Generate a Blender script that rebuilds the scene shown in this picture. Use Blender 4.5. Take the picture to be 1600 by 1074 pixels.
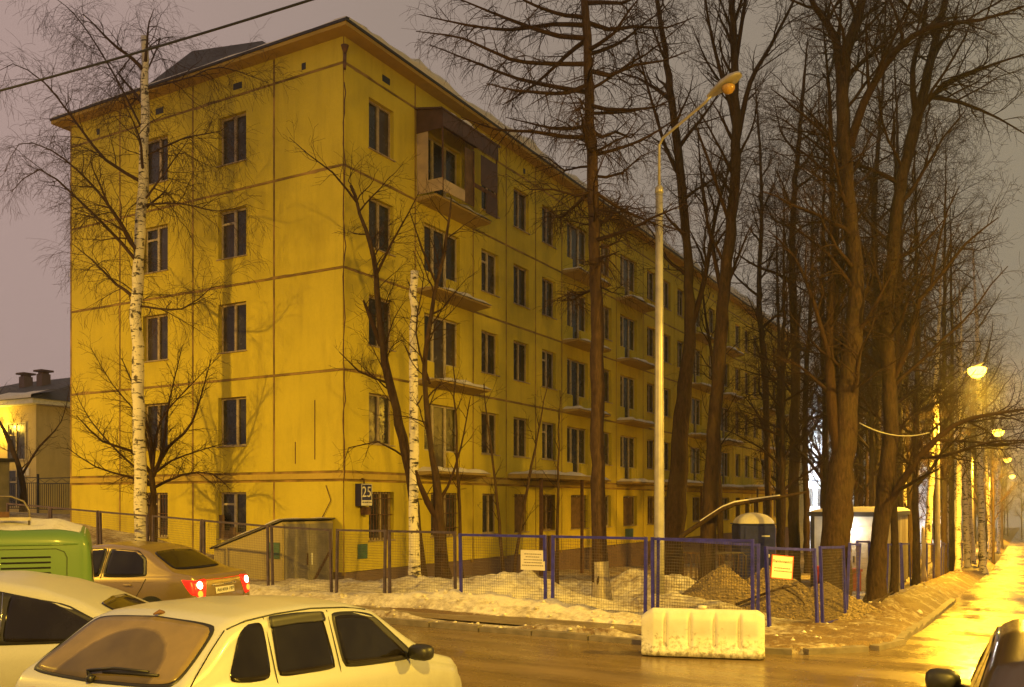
import bpy, bmesh, math, random
import numpy as np
from mathutils import Vector, Matrix, noise
from mathutils.bvhtree import BVHTree

for o in list(bpy.data.objects):
    bpy.data.objects.remove(o, do_unlink=True)
scene = bpy.context.scene
COL = scene.collection
PI = math.pi

# ------------------------------------------------------------------ camera
CAM_Z = 2.15
TH = math.radians(29.7)
SN, CS = math.sin(TH), math.cos(TH)
cam_d = bpy.data.cameras.new('camera')
cam = bpy.data.objects.new('camera', cam_d)
COL.objects.link(cam)
cam.location = (0, 0, CAM_Z)
cam.rotation_euler = (PI / 2, 0, TH)
cam_d.sensor_width = 36
cam_d.lens = 36 * 1405 / 1600
cam_d.shift_y = 248 / 1600
cam_d.clip_start = 0.1
cam_d.clip_end = 1500
scene.camera = cam

# ------------------------------------------------------------------ world: overcast night sky lit by the city
world = bpy.data.worlds.new('World')
scene.world = world
world.use_nodes = True
wn = world.node_tree.nodes
wl = world.node_tree.links
wn.clear()
w_out = wn.new('ShaderNodeOutputWorld')
w_bg = wn.new('ShaderNodeBackground')
w_tc = wn.new('ShaderNodeTexCoord')
w_map = wn.new('ShaderNodeMapping')
w_map.inputs['Rotation'].default_value = (0, 0, -TH)
w_sep = wn.new('ShaderNodeSeparateXYZ')
w_mr = wn.new('ShaderNodeMapRange')
w_mr.inputs['From Min'].default_value = -0.75
w_mr.inputs['From Max'].default_value = 0.75
w_noise = wn.new('ShaderNodeTexNoise')
w_noise.inputs['Scale'].default_value = 1.6
w_noise.inputs['Detail'].default_value = 4
w_add = wn.new('ShaderNodeMath'); w_add.operation = 'MULTIPLY_ADD'
w_add.inputs[1].default_value = 0.35
w_ramp = wn.new('ShaderNodeValToRGB')
w_ramp.color_ramp.elements[0].position = 0.22
w_ramp.color_ramp.elements[0].color = (0.425, 0.300, 0.268, 1)
w_ramp.color_ramp.elements[1].position = 0.95
w_ramp.color_ramp.elements[1].color = (0.262, 0.226, 0.150, 1)
e = w_ramp.color_ramp.elements.new(0.62); e.color = (0.300, 0.240, 0.190, 1)
wl.new(w_tc.outputs['Generated'], w_map.inputs['Vector'])
wl.new(w_map.outputs['Vector'], w_sep.inputs[0])
wl.new(w_sep.outputs['X'], w_mr.inputs['Value'])
wl.new(w_map.outputs['Vector'], w_noise.inputs['Vector'])
wl.new(w_noise.outputs['Fac'], w_add.inputs[0])
w_sub = wn.new('ShaderNodeMath'); w_sub.operation = 'SUBTRACT'; w_sub.inputs[1].default_value = 0.175
wl.new(w_mr.outputs['Result'], w_sub.inputs[0])
wl.new(w_sub.outputs[0], w_add.inputs[2])
wl.new(w_add.outputs[0], w_ramp.inputs['Fac'])
wl.new(w_ramp.outputs['Color'], w_bg.inputs['Color'])
w_bg.inputs['Strength'].default_value = 1.0
wl.new(w_bg.outputs[0], w_out.inputs['Surface'])

scene.view_settings.view_transform = 'Standard'
scene.view_settings.look = 'None'
scene.view_settings.exposure = 0
scene.view_settings.gamma = 1
scene.render.engine = 'CYCLES'
scene.cycles.use_denoising = True
scene.cycles.max_bounces = 4
scene.cycles.diffuse_bounces = 2
scene.cycles.glossy_bounces = 2
scene.cycles.use_adaptive_sampling = True
scene.cycles.adaptive_threshold = 0.02
scene.cycles.transmission_bounces = 2
scene.cycles.sample_clamp_indirect = 6
scene.cycles.caustics_reflective = False
scene.cycles.caustics_refractive = False

SODIUM = (1.0, 0.595, 0.05)          # street lamps in this street
LAMP_W = 15000.0                     # watts of a lit street lamp near the camera

# ------------------------------------------------------------------ pixel helpers (photograph 1600 x 1074, level camera)
def at(px, d):
    xc = (px - 800) / 1405 * d
    return (CS * xc - SN * d, SN * xc + CS * d)
def P(px, py, d):
    x, y = at(px, d)
    return Vector((x, y, CAM_Z + (785 - py) * d / 1405))
def sstep(a, b, v):
    t = min(1, max(0, (v - a) / (b - a)))
    return t * t * (3 - 2 * t)

KERB_Y = 12.8
STREET_X = -1.7
def gz(x, y):
    """height of the bare ground"""
    z = 0.0
    if y > 13:
        z -= 0.04 * (min(y, 60) - 13) * sstep(13, 19, y) + 0.018 * max(0, y - 60)
    z += 0.05 * max(0, -x - 13.5) * (1 - 0.7 * sstep(25, 60, -x))
    z += 0.16 * sstep(-3.2, -1.4, x) * (1 - sstep(7.5, 11, y))
    z += 1.0 * sstep(15.0, 19.5, y) * sstep(-15.5, -26.5, x)
    if y < 11:
        z -= 0.14 * (1 - sstep(-3.2, -1.4, x)) * sstep(3.5, 7.0, y) * (1 - sstep(7.5, 11, y))
    return z

# ------------------------------------------------------------------ materials
MATS = {}
def new_mat(name):
    m = bpy.data.materials.new(name)
    m.use_nodes = True
    nt = m.node_tree
    b = nt.nodes['Principled BSDF']
    MATS[name] = m
    return m, nt, b
def setp(b, **kw):
    for k, v in kw.items():
        b.inputs[k.replace('_', ' ')].default_value = v
def c4(c):
    return (c[0], c[1], c[2], 1)
def coords(nt, kind='Object', scale=(1, 1, 1)):
    tc = nt.nodes.new('ShaderNodeTexCoord')
    mp = nt.nodes.new('ShaderNodeMapping')
    mp.inputs['Scale'].default_value = scale
    nt.links.new(tc.outputs[kind], mp.inputs['Vector'])
    return mp.outputs['Vector']
def geo_pos(nt, scale=(1, 1, 1)):
    g = nt.nodes.new('ShaderNodeNewGeometry')
    mp = nt.nodes.new('ShaderNodeMapping')
    mp.inputs['Scale'].default_value = scale
    nt.links.new(g.outputs['Position'], mp.inputs['Vector'])
    return mp.outputs['Vector']
def tex_noise(nt, vec, scale, detail=5, rough=0.55):
    n = nt.nodes.new('ShaderNodeTexNoise')
    n.inputs['Scale'].default_value = scale
    n.inputs['Detail'].default_value = detail
    n.inputs['Roughness'].default_value = rough
    nt.links.new(vec, n.inputs['Vector'])
    return n.outputs['Fac']
def ramp(nt, fac, stops):
    r = nt.nodes.new('ShaderNodeValToRGB')
    els = r.color_ramp.elements
    while len(els) < len(stops):
        els.new(0.5)
    for el, (p, c) in zip(els, stops):
        el.position = p
        el.color = c4(c) if not isinstance(c, (int, float)) else (c, c, c, 1)
    nt.links.new(fac, r.inputs['Fac'])
    return r.outputs['Color']
def mix(nt, fac, a, b, mode='MIX'):
    m = nt.nodes.new('ShaderNodeMix')
    m.data_type = 'RGBA'
    m.blend_type = mode
    for sock, v in ((m.inputs['Factor'], fac), (m.inputs['A'], a), (m.inputs['B'], b)):
        if hasattr(v, 'links'):
            nt.links.new(v, sock)
        elif isinstance(v, (int, float)):
            sock.default_value = v if sock.type == 'VALUE' else (v, v, v, 1)
        else:
            sock.default_value = c4(v)
    return m.outputs['Result']
def bump(nt, b, height, strength=0.3, dist=0.02):
    n = nt.nodes.new('ShaderNodeBump')
    n.inputs['Strength'].default_value = strength
    n.inputs['Distance'].default_value = dist
    nt.links.new(height, n.inputs['Height'])
    nt.links.new(n.outputs['Normal'], b.inputs['Normal'])

def simple(name, col, rough=0.6, metal=0.0, var=0.25, nscale=6.0, bumpy=0.0, bscale=60.0, spec=0.5, coat=0.0):
    m, nt, b = new_mat(name)
    v = geo_pos(nt)
    f = tex_noise(nt, v, nscale)
    dark = tuple(c * (1 - var) for c in col)
    lite = tuple(min(1, c * (1 + var * 0.6)) for c in col)
    nt.links.new(ramp(nt, f, [(0.3, dark), (0.7, lite)]), b.inputs['Base Color'])
    setp(b, Roughness=rough, Metallic=metal)
    b.inputs['Specular IOR Level'].default_value = spec
    b.inputs['Coat Weight'].default_value = coat
    if bumpy:
        bump(nt, b, tex_noise(nt, v, bscale), bumpy, 0.01)
    return m
def emissive(name, col, strength):
    m, nt, b = new_mat(name)
    setp(b, Roughness=0.3)
    b.inputs['Base Color'].default_value = c4(col)
    b.inputs['Emission Color'].default_value = c4(col)
    b.inputs['Emission Strength'].default_value = strength
    return m

# yellow painted wall panels: streaks, patches, grain
def wall_paint(name, base, dirt=(0.16, 0.09, 0.03)):
    m, nt, b = new_mat(name)
    v = geo_pos(nt)
    vs = geo_pos(nt, (1.0, 1.0, 0.16))
    patch = tex_noise(nt, v, 0.55, 6, 0.6)
    streak = tex_noise(nt, vs, 2.6, 6, 0.65)
    fine = tex_noise(nt, v, 14, 4, 0.6)
    c1 = ramp(nt, patch, [(0.28, tuple(c * 0.82 for c in base)), (0.5, base), (0.78, tuple(min(1, c * 1.1) for c in base))])
    c2 = mix(nt, ramp(nt, streak, [(0.5, 0.0), (0.80, 0.34)]), c1, dirt)
    oi = nt.nodes.new('ShaderNodeObjectInfo')
    c2 = mix(nt, ramp(nt, oi.outputs['Random'], [(0.0, 0.0), (1.0, 0.22)]), c2, tuple(c * 0.62 for c in base))
    drip = tex_noise(nt, geo_pos(nt, (1.6, 1.6, 0.12)), 3.0, 6, 0.65)
    c2 = mix(nt, ramp(nt, drip, [(0.56, 0.0), (0.74, 0.24)]), c2, tuple(c * 0.55 for c in base))
    c3 = mix(nt, ramp(nt, fine, [(0.35, 0.0), (0.75, 0.16)]), c2, tuple(c * 0.6 for c in base))
    nt.links.new(c3, b.inputs['Base Color'])
    setp(b, Roughness=0.9)
    b.inputs['Specular IOR Level'].default_value = 0.15
    bump(nt, b, tex_noise(nt, v, 90, 3), 0.25, 0.006)
    return m
M_wall = wall_paint('yellow wall paint', (0.60, 0.485, 0.05))
M_course = wall_paint('belt course paint', (0.50, 0.36, 0.07))
M_joint = simple('joint sealant', (0.30, 0.185, 0.045), 0.9, var=0.6, nscale=1.7)
M_plinth = wall_paint('plinth paint', (0.17, 0.115, 0.115), (0.06, 0.04, 0.03))
M_slab = wall_paint('balcony concrete', (0.40, 0.29, 0.10))
M_frame = simple('window frame paint', (0.36, 0.28, 0.19), 0.6, var=0.35, nscale=7)
M_framelight = simple('window frame pale', (0.46, 0.38, 0.27), 0.55, var=0.25, nscale=7)
M_soffit = wall_paint('eave paint', (0.42, 0.28, 0.06))
M_roof = simple('dark roof sheet', (0.045, 0.04, 0.035), 0.7, var=0.4, nscale=2, bumpy=0.3, bscale=20)
M_rust = simple('rusty steel', (0.12, 0.055, 0.03), 0.8, var=0.5, nscale=8, bumpy=0.3)
M_black = simple('black rubber', (0.012, 0.012, 0.013), 0.5, var=0.3)
M_darkmetal = simple('dark metal', (0.035, 0.03, 0.032), 0.5, 0.4, var=0.35)
M_brownsheet = simple('brown sheet', (0.085, 0.042, 0.030), 0.6, var=0.35, nscale=3)
M_pale = simple('pale sheet', (0.50, 0.38, 0.24), 0.6, var=0.2, nscale=3)
M_wood = simple('weathered wood', (0.15, 0.085, 0.04), 0.85, var=0.5, nscale=5, bumpy=0.4)
M_greenplate = simple('green plate', (0.045, 0.12, 0.075), 0.5, var=0.35)
M_grey = simple('grey metal paint', (0.16, 0.14, 0.13), 0.6, var=0.3, nscale=3)
M_white = simple('white paint', (0.72, 0.70, 0.66), 0.5, var=0.15)
M_red = simple('red paint', (0.38, 0.03, 0.015), 0.45, var=0.25)
M_bluefence = simple('blue fence paint', (0.034, 0.030, 0.38), 0.45, var=0.45, nscale=9, bumpy=0.15)
M_lamplitfence = simple('lamplit fence paint', (0.07, 0.045, 0.075), 0.55, var=0.5, nscale=9, bumpy=0.15)  # left panels: brown cast of the sodium light put into the colour
M_wire = simple('fence wire', (0.16, 0.13, 0.11), 0.5, 0.5, var=0.2)
M_navy = simple('navy plastic', (0.018, 0.024, 0.16), 0.75, var=0.3)
M_cabin = simple('cabin sheet', (0.40, 0.36, 0.29), 0.55, var=0.2, nscale=4)
M_tarp = simple('grey tarpaulin', (0.28, 0.23, 0.19), 0.6, var=0.25, nscale=3)
M_zinc = simple('galvanised steel', (0.42, 0.38, 0.33), 0.42, 0.65, var=0.25, nscale=4)

def glass_mat(name, base=(0.014, 0.012, 0.012), rough=0.07, dusty=0.25):
    m, nt, b = new_mat(name)
    v = geo_pos(nt)
    f = tex_noise(nt, v, 3.0, 5)
    gc_ = ramp(nt, f, [(0.35, base), (0.8, tuple(c + 0.03 * dusty for c in base))])
    oi = nt.nodes.new('ShaderNodeObjectInfo')
    gc_ = mix(nt, ramp(nt, oi.outputs['Random'], [(0.45, 0.0), (1.0, 0.40 * min(1, dusty) ** 4)]), gc_, (0.085, 0.055, 0.035))
    nt.links.new(gc_, b.inputs['Base Color'])
    nt.links.new(ramp(nt, f, [(0.3, rough), (0.8, rough + 0.2 * dusty)]), b.inputs['Roughness'])
    b.inputs['Specular IOR Level'].default_value = 0.5
    return m
M_pane = glass_mat('window glass', rough=0.16, dusty=1.0)
M_carglass = glass_mat('car glass', (0.008, 0.006, 0.005), 0.05, 0.3); MATS['car glass'].node_tree.nodes['Principled BSDF'].inputs['Specular IOR Level'].default_value = 0.35

def snow_mat(name, clean=(0.76, 0.70, 0.58), dirt=(0.15, 0.092, 0.040), lo=0.38, hi=0.62, attr=True):
    m, nt, b = new_mat(name)
    v = geo_pos(nt)
    big = tex_noise(nt, v, 1.1, 8, 0.65)
    fin = tex_noise(nt, v, 9, 7, 0.7)
    grit = tex_noise(nt, v, 45, 4, 0.7)
    a = nt.nodes.new('ShaderNodeMath'); a.operation = 'MULTIPLY_ADD'
    a.inputs[1].default_value = 0.5
    nt.links.new(fin, a.inputs[0]); 
    h = nt.nodes.new('ShaderNodeMath'); h.operation = 'MULTIPLY'; h.inputs[1].default_value = 0.5
    nt.links.new(big, h.inputs[0]); nt.links.new(h.outputs[0], a.inputs[2])
    src = a.outputs[0]
    if attr:
        at_ = nt.nodes.new('ShaderNodeAttribute'); at_.attribute_name = 'dirt'
        ad = nt.nodes.new('ShaderNodeMath'); ad.operation = 'ADD'
        nt.links.new(src, ad.inputs[0]); nt.links.new(at_.outputs['Fac'], ad.inputs[1])
        src = ad.outputs[0]
    f = ramp(nt, src, [(lo, 0.0), (hi, 1.0)])
    cl = mix(nt, ramp(nt, grit, [(0.4, 0.0), (0.75, 0.35)]), clean, tuple(c * 0.55 for c in clean))
    dr = mix(nt, ramp(nt, grit, [(0.35, 0.0), (0.7, 1.0)]), tuple(c * 0.5 for c in dirt), tuple(c * 1.7 for c in dirt))
    nt.links.new(mix(nt, f, cl, dr), b.inputs['Base Color'])
    setp(b, Roughness=0.75)
    bump(nt, b, fin, 0.55, 0.05)
    return m
M_snow = snow_mat('trodden snow')
M_cleansnow = snow_mat('clean snow', lo=0.55, hi=0.85, attr=False)

def asphalt(name, wet=0.5, stretch=(0.14, 1.0, 1.0)):
    m, nt, b = new_mat(name)
    v = geo_pos(nt)
    big = mix(nt, 0.5, tex_noise(nt, v, 0.8, 7, 0.65), tex_noise(nt, geo_pos(nt, stretch), 1.3, 6, 0.6))
    mid = tex_noise(nt, geo_pos(nt, stretch), 2.4, 7, 0.7)
    fin = tex_noise(nt, v, 130, 3, 0.7)
    grav = nt.nodes.new('ShaderNodeTexVoronoi'); grav.inputs['Scale'].default_value = 75
    nt.links.new(v, grav.inputs['Vector'])
    c = ramp(nt, mid, [(0.3, (0.105, 0.070, 0.032)), (0.55, (0.19, 0.130, 0.062)), (0.8, (0.30, 0.215, 0.115))])
    nt.links.new(mix(nt, ramp(nt, fin, [(0.4, 0.0), (0.8, 0.5)]), c, (0.11, 0.09, 0.07)), b.inputs['Base Color'])
    nt.links.new(ramp(nt, big, [(0.40, 0.10 + 0.15 * (1 - wet)), (0.50, 0.24 + 0.2 * (1 - wet)), (0.62, 0.48)]), b.inputs['Roughness'])
    b.inputs['Specular IOR Level'].default_value = 0.5
    mm = nt.nodes.new('ShaderNodeMath'); mm.operation = 'MULTIPLY'
    nt.links.new(grav.outputs['Distance'], mm.inputs[0]); nt.links.new(ramp(nt, big, [(0.4, 0.25), (0.6, 1.0)]), mm.inputs[1])
    bump(nt, b, mm.outputs[0], 0.16, 0.010)
    return m
M_road = asphalt('wet asphalt', 0.9)
M_street = asphalt('wet street asphalt', 0.9, (1.0, 0.14, 1.0))
M_walk = asphalt('pavement asphalt', 0.3)
M_kerb = simple('kerb concrete', (0.20, 0.165, 0.13), 0.7, var=0.4, nscale=4, bumpy=0.3)
M_gravel = simple('gravel', (0.34, 0.25, 0.14), 0.9, var=0.6, nscale=9)
M_soil = simple('gravel bed', (0.22, 0.16, 0.09), 0.95, var=0.5, nscale=12, bumpy=0.8, bscale=25)

def bark(name, col, var=0.5, moss=None):
    m, nt, b = new_mat(name)
    v = geo_pos(nt, (1, 1, 0.25))
    f = tex_noise(nt, v, 22, 6, 0.65)
    g = tex_noise(nt, geo_pos(nt), 2.5, 4)
    c = ramp(nt, f, [(0.3, tuple(x * (1 - var) for x in col)), (0.7, tuple(x * (1 + var) for x in col))])
    if moss:
        c = mix(nt, ramp(nt, g, [(0.45, 0.0), (0.7, 0.7)]), c, moss)
    nt.links.new(c, b.inputs['Base Color'])
    setp(b, Roughness=0.95)
    b.inputs['Specular IOR Level'].default_value = 0.2
    bump(nt, b, f, 0.8, 0.04)
    return m
M_bark = bark('grey brown bark', (0.050, 0.028, 0.017), 0.65, (0.062, 0.040, 0.020))
M_larch = bark('larch bark', (0.062, 0.036, 0.024), 0.5)
M_twig = bark('twig bark', (0.044, 0.022, 0.013), 0.3)
M_birchtwig = bark('birch twig bark', (0.065, 0.036, 0.024), 0.3)
M_whitewash = bark('whitewashed bark', (0.42, 0.36, 0.28), 0.35)
def birch_bark(name, amount=0.5):
    m, nt, b = new_mat(name)
    v = geo_pos(nt, (1.6, 1.6, 7.0))
    v2 = geo_pos(nt, (3.0, 3.0, 2.2))
    f = tex_noise(nt, v, 2.4, 5, 0.6)
    g = tex_noise(nt, v2, 1.6, 5, 0.6)
    dark = ramp(nt, f, [(amount, 0.0), (amount + 0.05, 1.0)])
    dark2 = ramp(nt, g, [(0.58, 0.0), (0.64, 1.0)])
    c = mix(nt, dark, (0.66, 0.60, 0.50), (0.035, 0.024, 0.018))
    c = mix(nt, dark2, c, (0.05, 0.035, 0.024))
    nt.links.new(c, b.inputs['Base Color'])
    setp(b, Roughness=0.75)
    bump(nt, b, f, 0.5, 0.02)
    return m
M_birch = birch_bark('birch bark', 0.56)

def car_paint(name, col, rough=0.35, metal=0.0, grime=0.5, coat=0.5):
    m, nt, b = new_mat(name)
    v = geo_pos(nt)
    f = tex_noise(nt, v, 3.5, 6, 0.65)
    g = tex_noise(nt, v, 60, 4, 0.7)
    sep = nt.nodes.new('ShaderNodeSeparateXYZ')
    nt.links.new(coords(nt, 'Object'), sep.inputs[0])
    low = nt.nodes.new('ShaderNodeMapRange')
    low.inputs['From Min'].default_value = 0.15; low.inputs['From Max'].default_value = 0.95
    low.inputs['To Min'].default_value = 0.75; low.inputs['To Max'].default_value = 0.08
    nt.links.new(sep.outputs['Z'], low.inputs['Value'])
    mm = nt.nodes.new('ShaderNodeMath'); mm.operation = 'MULTIPLY'
    nt.links.new(ramp(nt, f, [(0.25, 0.4), (0.7, 1.3)]), mm.inputs[0]); nt.links.new(low.outputs[0], mm.inputs[1])
    m2 = nt.nodes.new('ShaderNodeMath'); m2.operation = 'MULTIPLY'; m2.inputs[1].default_value = grime; m2.use_clamp = True
    nt.links.new(mm.outputs[0], m2.inputs[0])
    cc = mix(nt, ramp(nt, g, [(0.45, 0.0), (0.8, 0.15)]), col, tuple(c * 0.5 for c in col))
    nt.links.new(mix(nt, m2.outputs[0], cc, (0.085, 0.062, 0.04)), b.inputs['Base Color'])
    nt.links.new(mix(nt, m2.outputs[0], rough, 0.85), b.inputs['Roughness'])
    setp(b, Metallic=metal)
    b.inputs['Coat Weight'].default_value = coat
    b.inputs['Coat Roughness'].default_value = 0.15
    return m

# ------------------------------------------------------------------ mesh building
def mesh_np(name, V, Q, smooth=False):
    """V (N,3), Q list of arrays of faces with equal corner counts"""
    me = bpy.data.meshes.new(name)
    V = np.asarray(V, dtype=np.float32)
    if not isinstance(Q, list):
        Q = [Q]
    Q = [np.asarray(q, dtype=np.int32) for q in Q if len(q)]
    me.vertices.add(len(V)); me.vertices.foreach_set('co', V.ravel())
    loops = np.concatenate([q.ravel() for q in Q])
    starts = []; pos = 0
    for q in Q:
        k = q.shape[1]
        starts.append(np.arange(len(q), dtype=np.int32) * k + pos)
        pos += q.size
    starts = np.concatenate(starts)
    me.loops.add(len(loops)); me.loops.foreach_set('vertex_index', loops)
    me.polygons.add(len(starts)); me.polygons.foreach_set('loop_start', starts)
    if smooth:
        me.polygons.foreach_set('use_smooth', np.ones(len(starts), dtype=bool))
    me.update(calc_edges=True)
    return me

class MB:
    def __init__(self):
        self.v = []; self.f = []; self.sm = []
    def add(self, vs, fs, smooth=False):
        o = len(self.v)
        self.v.extend([tuple(p) for p in vs])
        for f in fs:
            self.f.append([i + o for i in f]); self.sm.append(smooth)
        return self
    def box(self, x0, x1, y0, y1, z0, z1):
        vs = [(x0, y0, z0), (x1, y0, z0), (x1, y1, z0), (x0, y1, z0), (x0, y0, z1), (x1, y0, z1), (x1, y1, z1), (x0, y1, z1)]
        return self.add(vs, [(0, 3, 2, 1), (4, 5, 6, 7), (0, 1, 5, 4), (1, 2, 6, 5), (2, 3, 7, 6), (3, 0, 4, 7)])
    def hexa(self, vs):
        return self.add(vs, [(0, 3, 2, 1), (4, 5, 6, 7), (0, 1, 5, 4), (1, 2, 6, 5), (2, 3, 7, 6), (3, 0, 4, 7)])
    def bar(self, a, b, r, sides=6, r2=None, smooth=True, cap=True):
        return self.tube([a, b], [r, r if r2 is None else r2], sides, smooth, cap)
    def beam(self, a, b, w, h):
        """rectangular bar from a to b"""
        a = Vector(a); b = Vector(b); d = (b - a).normalized()
        up = Vector((0, 0, 1)) if abs(d.z) < 0.9 else Vector((0, 1, 0))
        s = d.cross(up).normalized() * w / 2; u = s.cross(d).normalized() * h / 2
        vs = [a - s - u, a + s - u, b + s - u, b - s - u, a - s + u, a + s + u, b + s + u, b - s + u]
        return self.hexa(vs)
    def tube(self, pts, rad, sides=8, smooth=True, cap=True):
        pts = [Vector(p) for p in pts]
        n = len(pts); vs = []
        ref = None
        for i, p in enumerate(pts):
            d = (pts[min(i + 1, n - 1)] - pts[max(i - 1, 0)]).normalized()
            if ref is None:
                ref = d.orthogonal().normalized()
            ref = (ref - d * ref.dot(d)).normalized()
            w = d.cross(ref)
            for k in range(sides):
                a = 2 * PI * k / sides
                vs.append(p + (ref * math.cos(a) + w * math.sin(a)) * rad[i])
        fs = []
        for i in range(n - 1):
            for k in range(sides):
                k2 = (k + 1) % sides
                fs.append((i * sides + k, i * sides + k2, (i + 1) * sides + k2, (i + 1) * sides + k))
        self.add(vs, fs, smooth)
        if cap:
            o = len(self.v) - len(vs)
            self.f.append([o + k for k in range(sides)][::-1]); self.sm.append(False)
            self.f.append([o + (n - 1) * sides + k for k in range(sides)]); self.sm.append(False)
        return self
    def lathe(self, prof, sides=16, axis='z', c=(0, 0, 0), smooth=True):
        vs = []
        for r, h in prof:
            for k in range(sides):
                a = 2 * PI * k / sides
                if axis == 'z': vs.append((c[0] + r * math.cos(a), c[1] + r * math.sin(a), c[2] + h))
                elif axis == 'y': vs.append((c[0] + r * math.cos(a), c[1] + h, c[2] + r * math.sin(a)))
                else: vs.append((c[0] + h, c[1] + r * math.cos(a), c[2] + r * math.sin(a)))
        fs = []
        n = len(prof)
        for i in range(n - 1):
            for k in range(sides):
                k2 = (k + 1) % sides
                fs.append((i * sides + k, i * sides + k2, (i + 1) * sides + k2, (i + 1) * sides + k))
        fs.append(tuple(range(sides))[::-1]); fs.append(tuple((n - 1) * sides + k for k in range(sides)))
        return self.add(vs, fs, smooth)
    def grid(self, rows, smooth=True, closed=False):
        """rows of equal length points"""
        n = len(rows[0]); vs = [p for r in rows for p in r]; fs = []
        for i in range(len(rows) - 1):
            for k in range(n if closed else n - 1):
                k2 = (k + 1) % n
                fs.append((i * n + k, i * n + k2, (i + 1) * n + k2, (i + 1) * n + k))
        return self.add(vs, fs, smooth)
    def mesh(self, name):
        me = bpy.data.meshes.new(name)
        me.from_pydata(self.v, [], self.f)
        me.polygons.foreach_set('use_smooth', self.sm)
        bm = bmesh.new(); bm.from_mesh(me)
        bmesh.ops.recalc_face_normals(bm, faces=bm.faces[:])
        bm.to_mesh(me); bm.free()
        me.update()
        return me
    def build(self, name, mat, parent=None, loc=None, rz=None):
        return obj(name, self.mesh(name), mat, parent, loc, rz)

def obj(name, me, mat, parent=None, loc=None, rz=None):
    o = bpy.data.objects.new(name, me)
    COL.objects.link(o)
    if mat is not None:
        if len(me.materials) == 0:
            me.materials.append(mat)
    if parent: o.parent = parent
    if loc is not None: o.location = loc
    if rz is not None: o.rotation_euler = (0, 0, rz)
    return o
def bevel(o, w=0.02, seg=2, angle=35):
    md = o.modifiers.new('bevel', 'BEVEL'); md.width = w; md.segments = seg
    md.limit_method = 'ANGLE'; md.angle_limit = math.radians(angle)
    return o
def tag(o, label, cat, group=None, kind=None):
    o['label'] = label; o['category'] = cat
    if group: o['group'] = group
    if kind: o['kind'] = kind
    return o
def struct(o):
    o['kind'] = 'structure'; return o
def thing(name, label, cat, loc=(0, 0, 0), rz=0, group=None):
    o = bpy.data.objects.new(name, None); COL.objects.link(o)
    o.location = loc; o.rotation_euler = (0, 0, rz); o.empty_display_size = 0.3
    return tag(o, label, cat, group)
def copy_tree(o, parent=None):
    c = o.copy(); COL.objects.link(c); c.parent = parent
    for ch in o.children:
        copy_tree(ch, c)
    return c
def frame_mesh(name, W, H, D, hx0, hx1, hz0, hz1):
    """panel W x H, front at y=0, back at y=D, with an opening"""
    m = MB()
    o = [(0, 0), (W, 0), (W, H), (0, H)]; i = [(hx0, hz0), (hx1, hz0), (hx1, hz1), (hx0, hz1)]
    vs = [(x, 0, z) for x, z in o] + [(x, 0, z) for x, z in i] + [(x, D, z) for x, z in o] + [(x, D, z) for x, z in i]
    fs = []
    for k in range(4):
        k2 = (k + 1) % 4
        fs += [(k, k2, 4 + k2, 4 + k), (8 + k2, 8 + k, 12 + k, 12 + k2), (k2, k, 8 + k, 8 + k2), (4 + k, 4 + k2, 12 + k2, 12 + k)]
    m.add(vs, fs)
    return m.mesh(name)
def text_mesh(name, s, size, mat, parent, loc, rot, extrude=0.002, align='CENTER'):
    cu = bpy.data.curves.new(name, 'FONT'); cu.body = s; cu.size = size; cu.extrude = extrude
    cu.align_x = align; cu.align_y = 'CENTER'
    t = bpy.data.objects.new(name, cu); COL.objects.link(t)
    dg = bpy.context.evaluated_depsgraph_get()
    me = bpy.data.meshes.new_from_object(t.evaluated_get(dg))
    bpy.data.objects.remove(t); bpy.data.curves.remove(cu)
    me.materials.clear(); me.materials.append(mat)
    o = obj(name, me, mat, parent, loc)
    o.rotation_euler = rot
    return o
# ================================================================== SETTING: ground, road, pavement, kerb
def is_road(x, y):
    if y < KERB_Y or x > STREET_X: return True
    if x > STREET_X - 2.2 and y < KERB_Y + 2.2:
        return math.hypot(x - (STREET_X - 2.2), y - (KERB_Y + 2.2)) > 2.2
    return False
MOUNDS = []          # (x, y, radius, height)
for px, py, d, r, h in ((655, 0, 19.6, 1.3, 0.32), (760, 0, 18.6, 2.0, 0.42), (830, 0, 18.4, 1.4, 0.30), (1060, 0, 19.6, 1.1, 0.62),
                        (985, 0, 20.6, 1.0, 0.55), (1030, 0, 17.2, 0.9, 0.30), (580, 0, 20.8, 1.6, 0.25), (1110, 0, 16.4, 1.0, 0.30),
                        (905, 0, 22.5, 2.2, 0.35), (470, 0, 20.9, 1.2, 0.2), (1215, 0, 20.6, 0.9, 0.55), (900, 0, 17.0, 1.2, 0.2)):
    x, y = at(px, d); MOUNDS.append((x, y, r, h))
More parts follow.
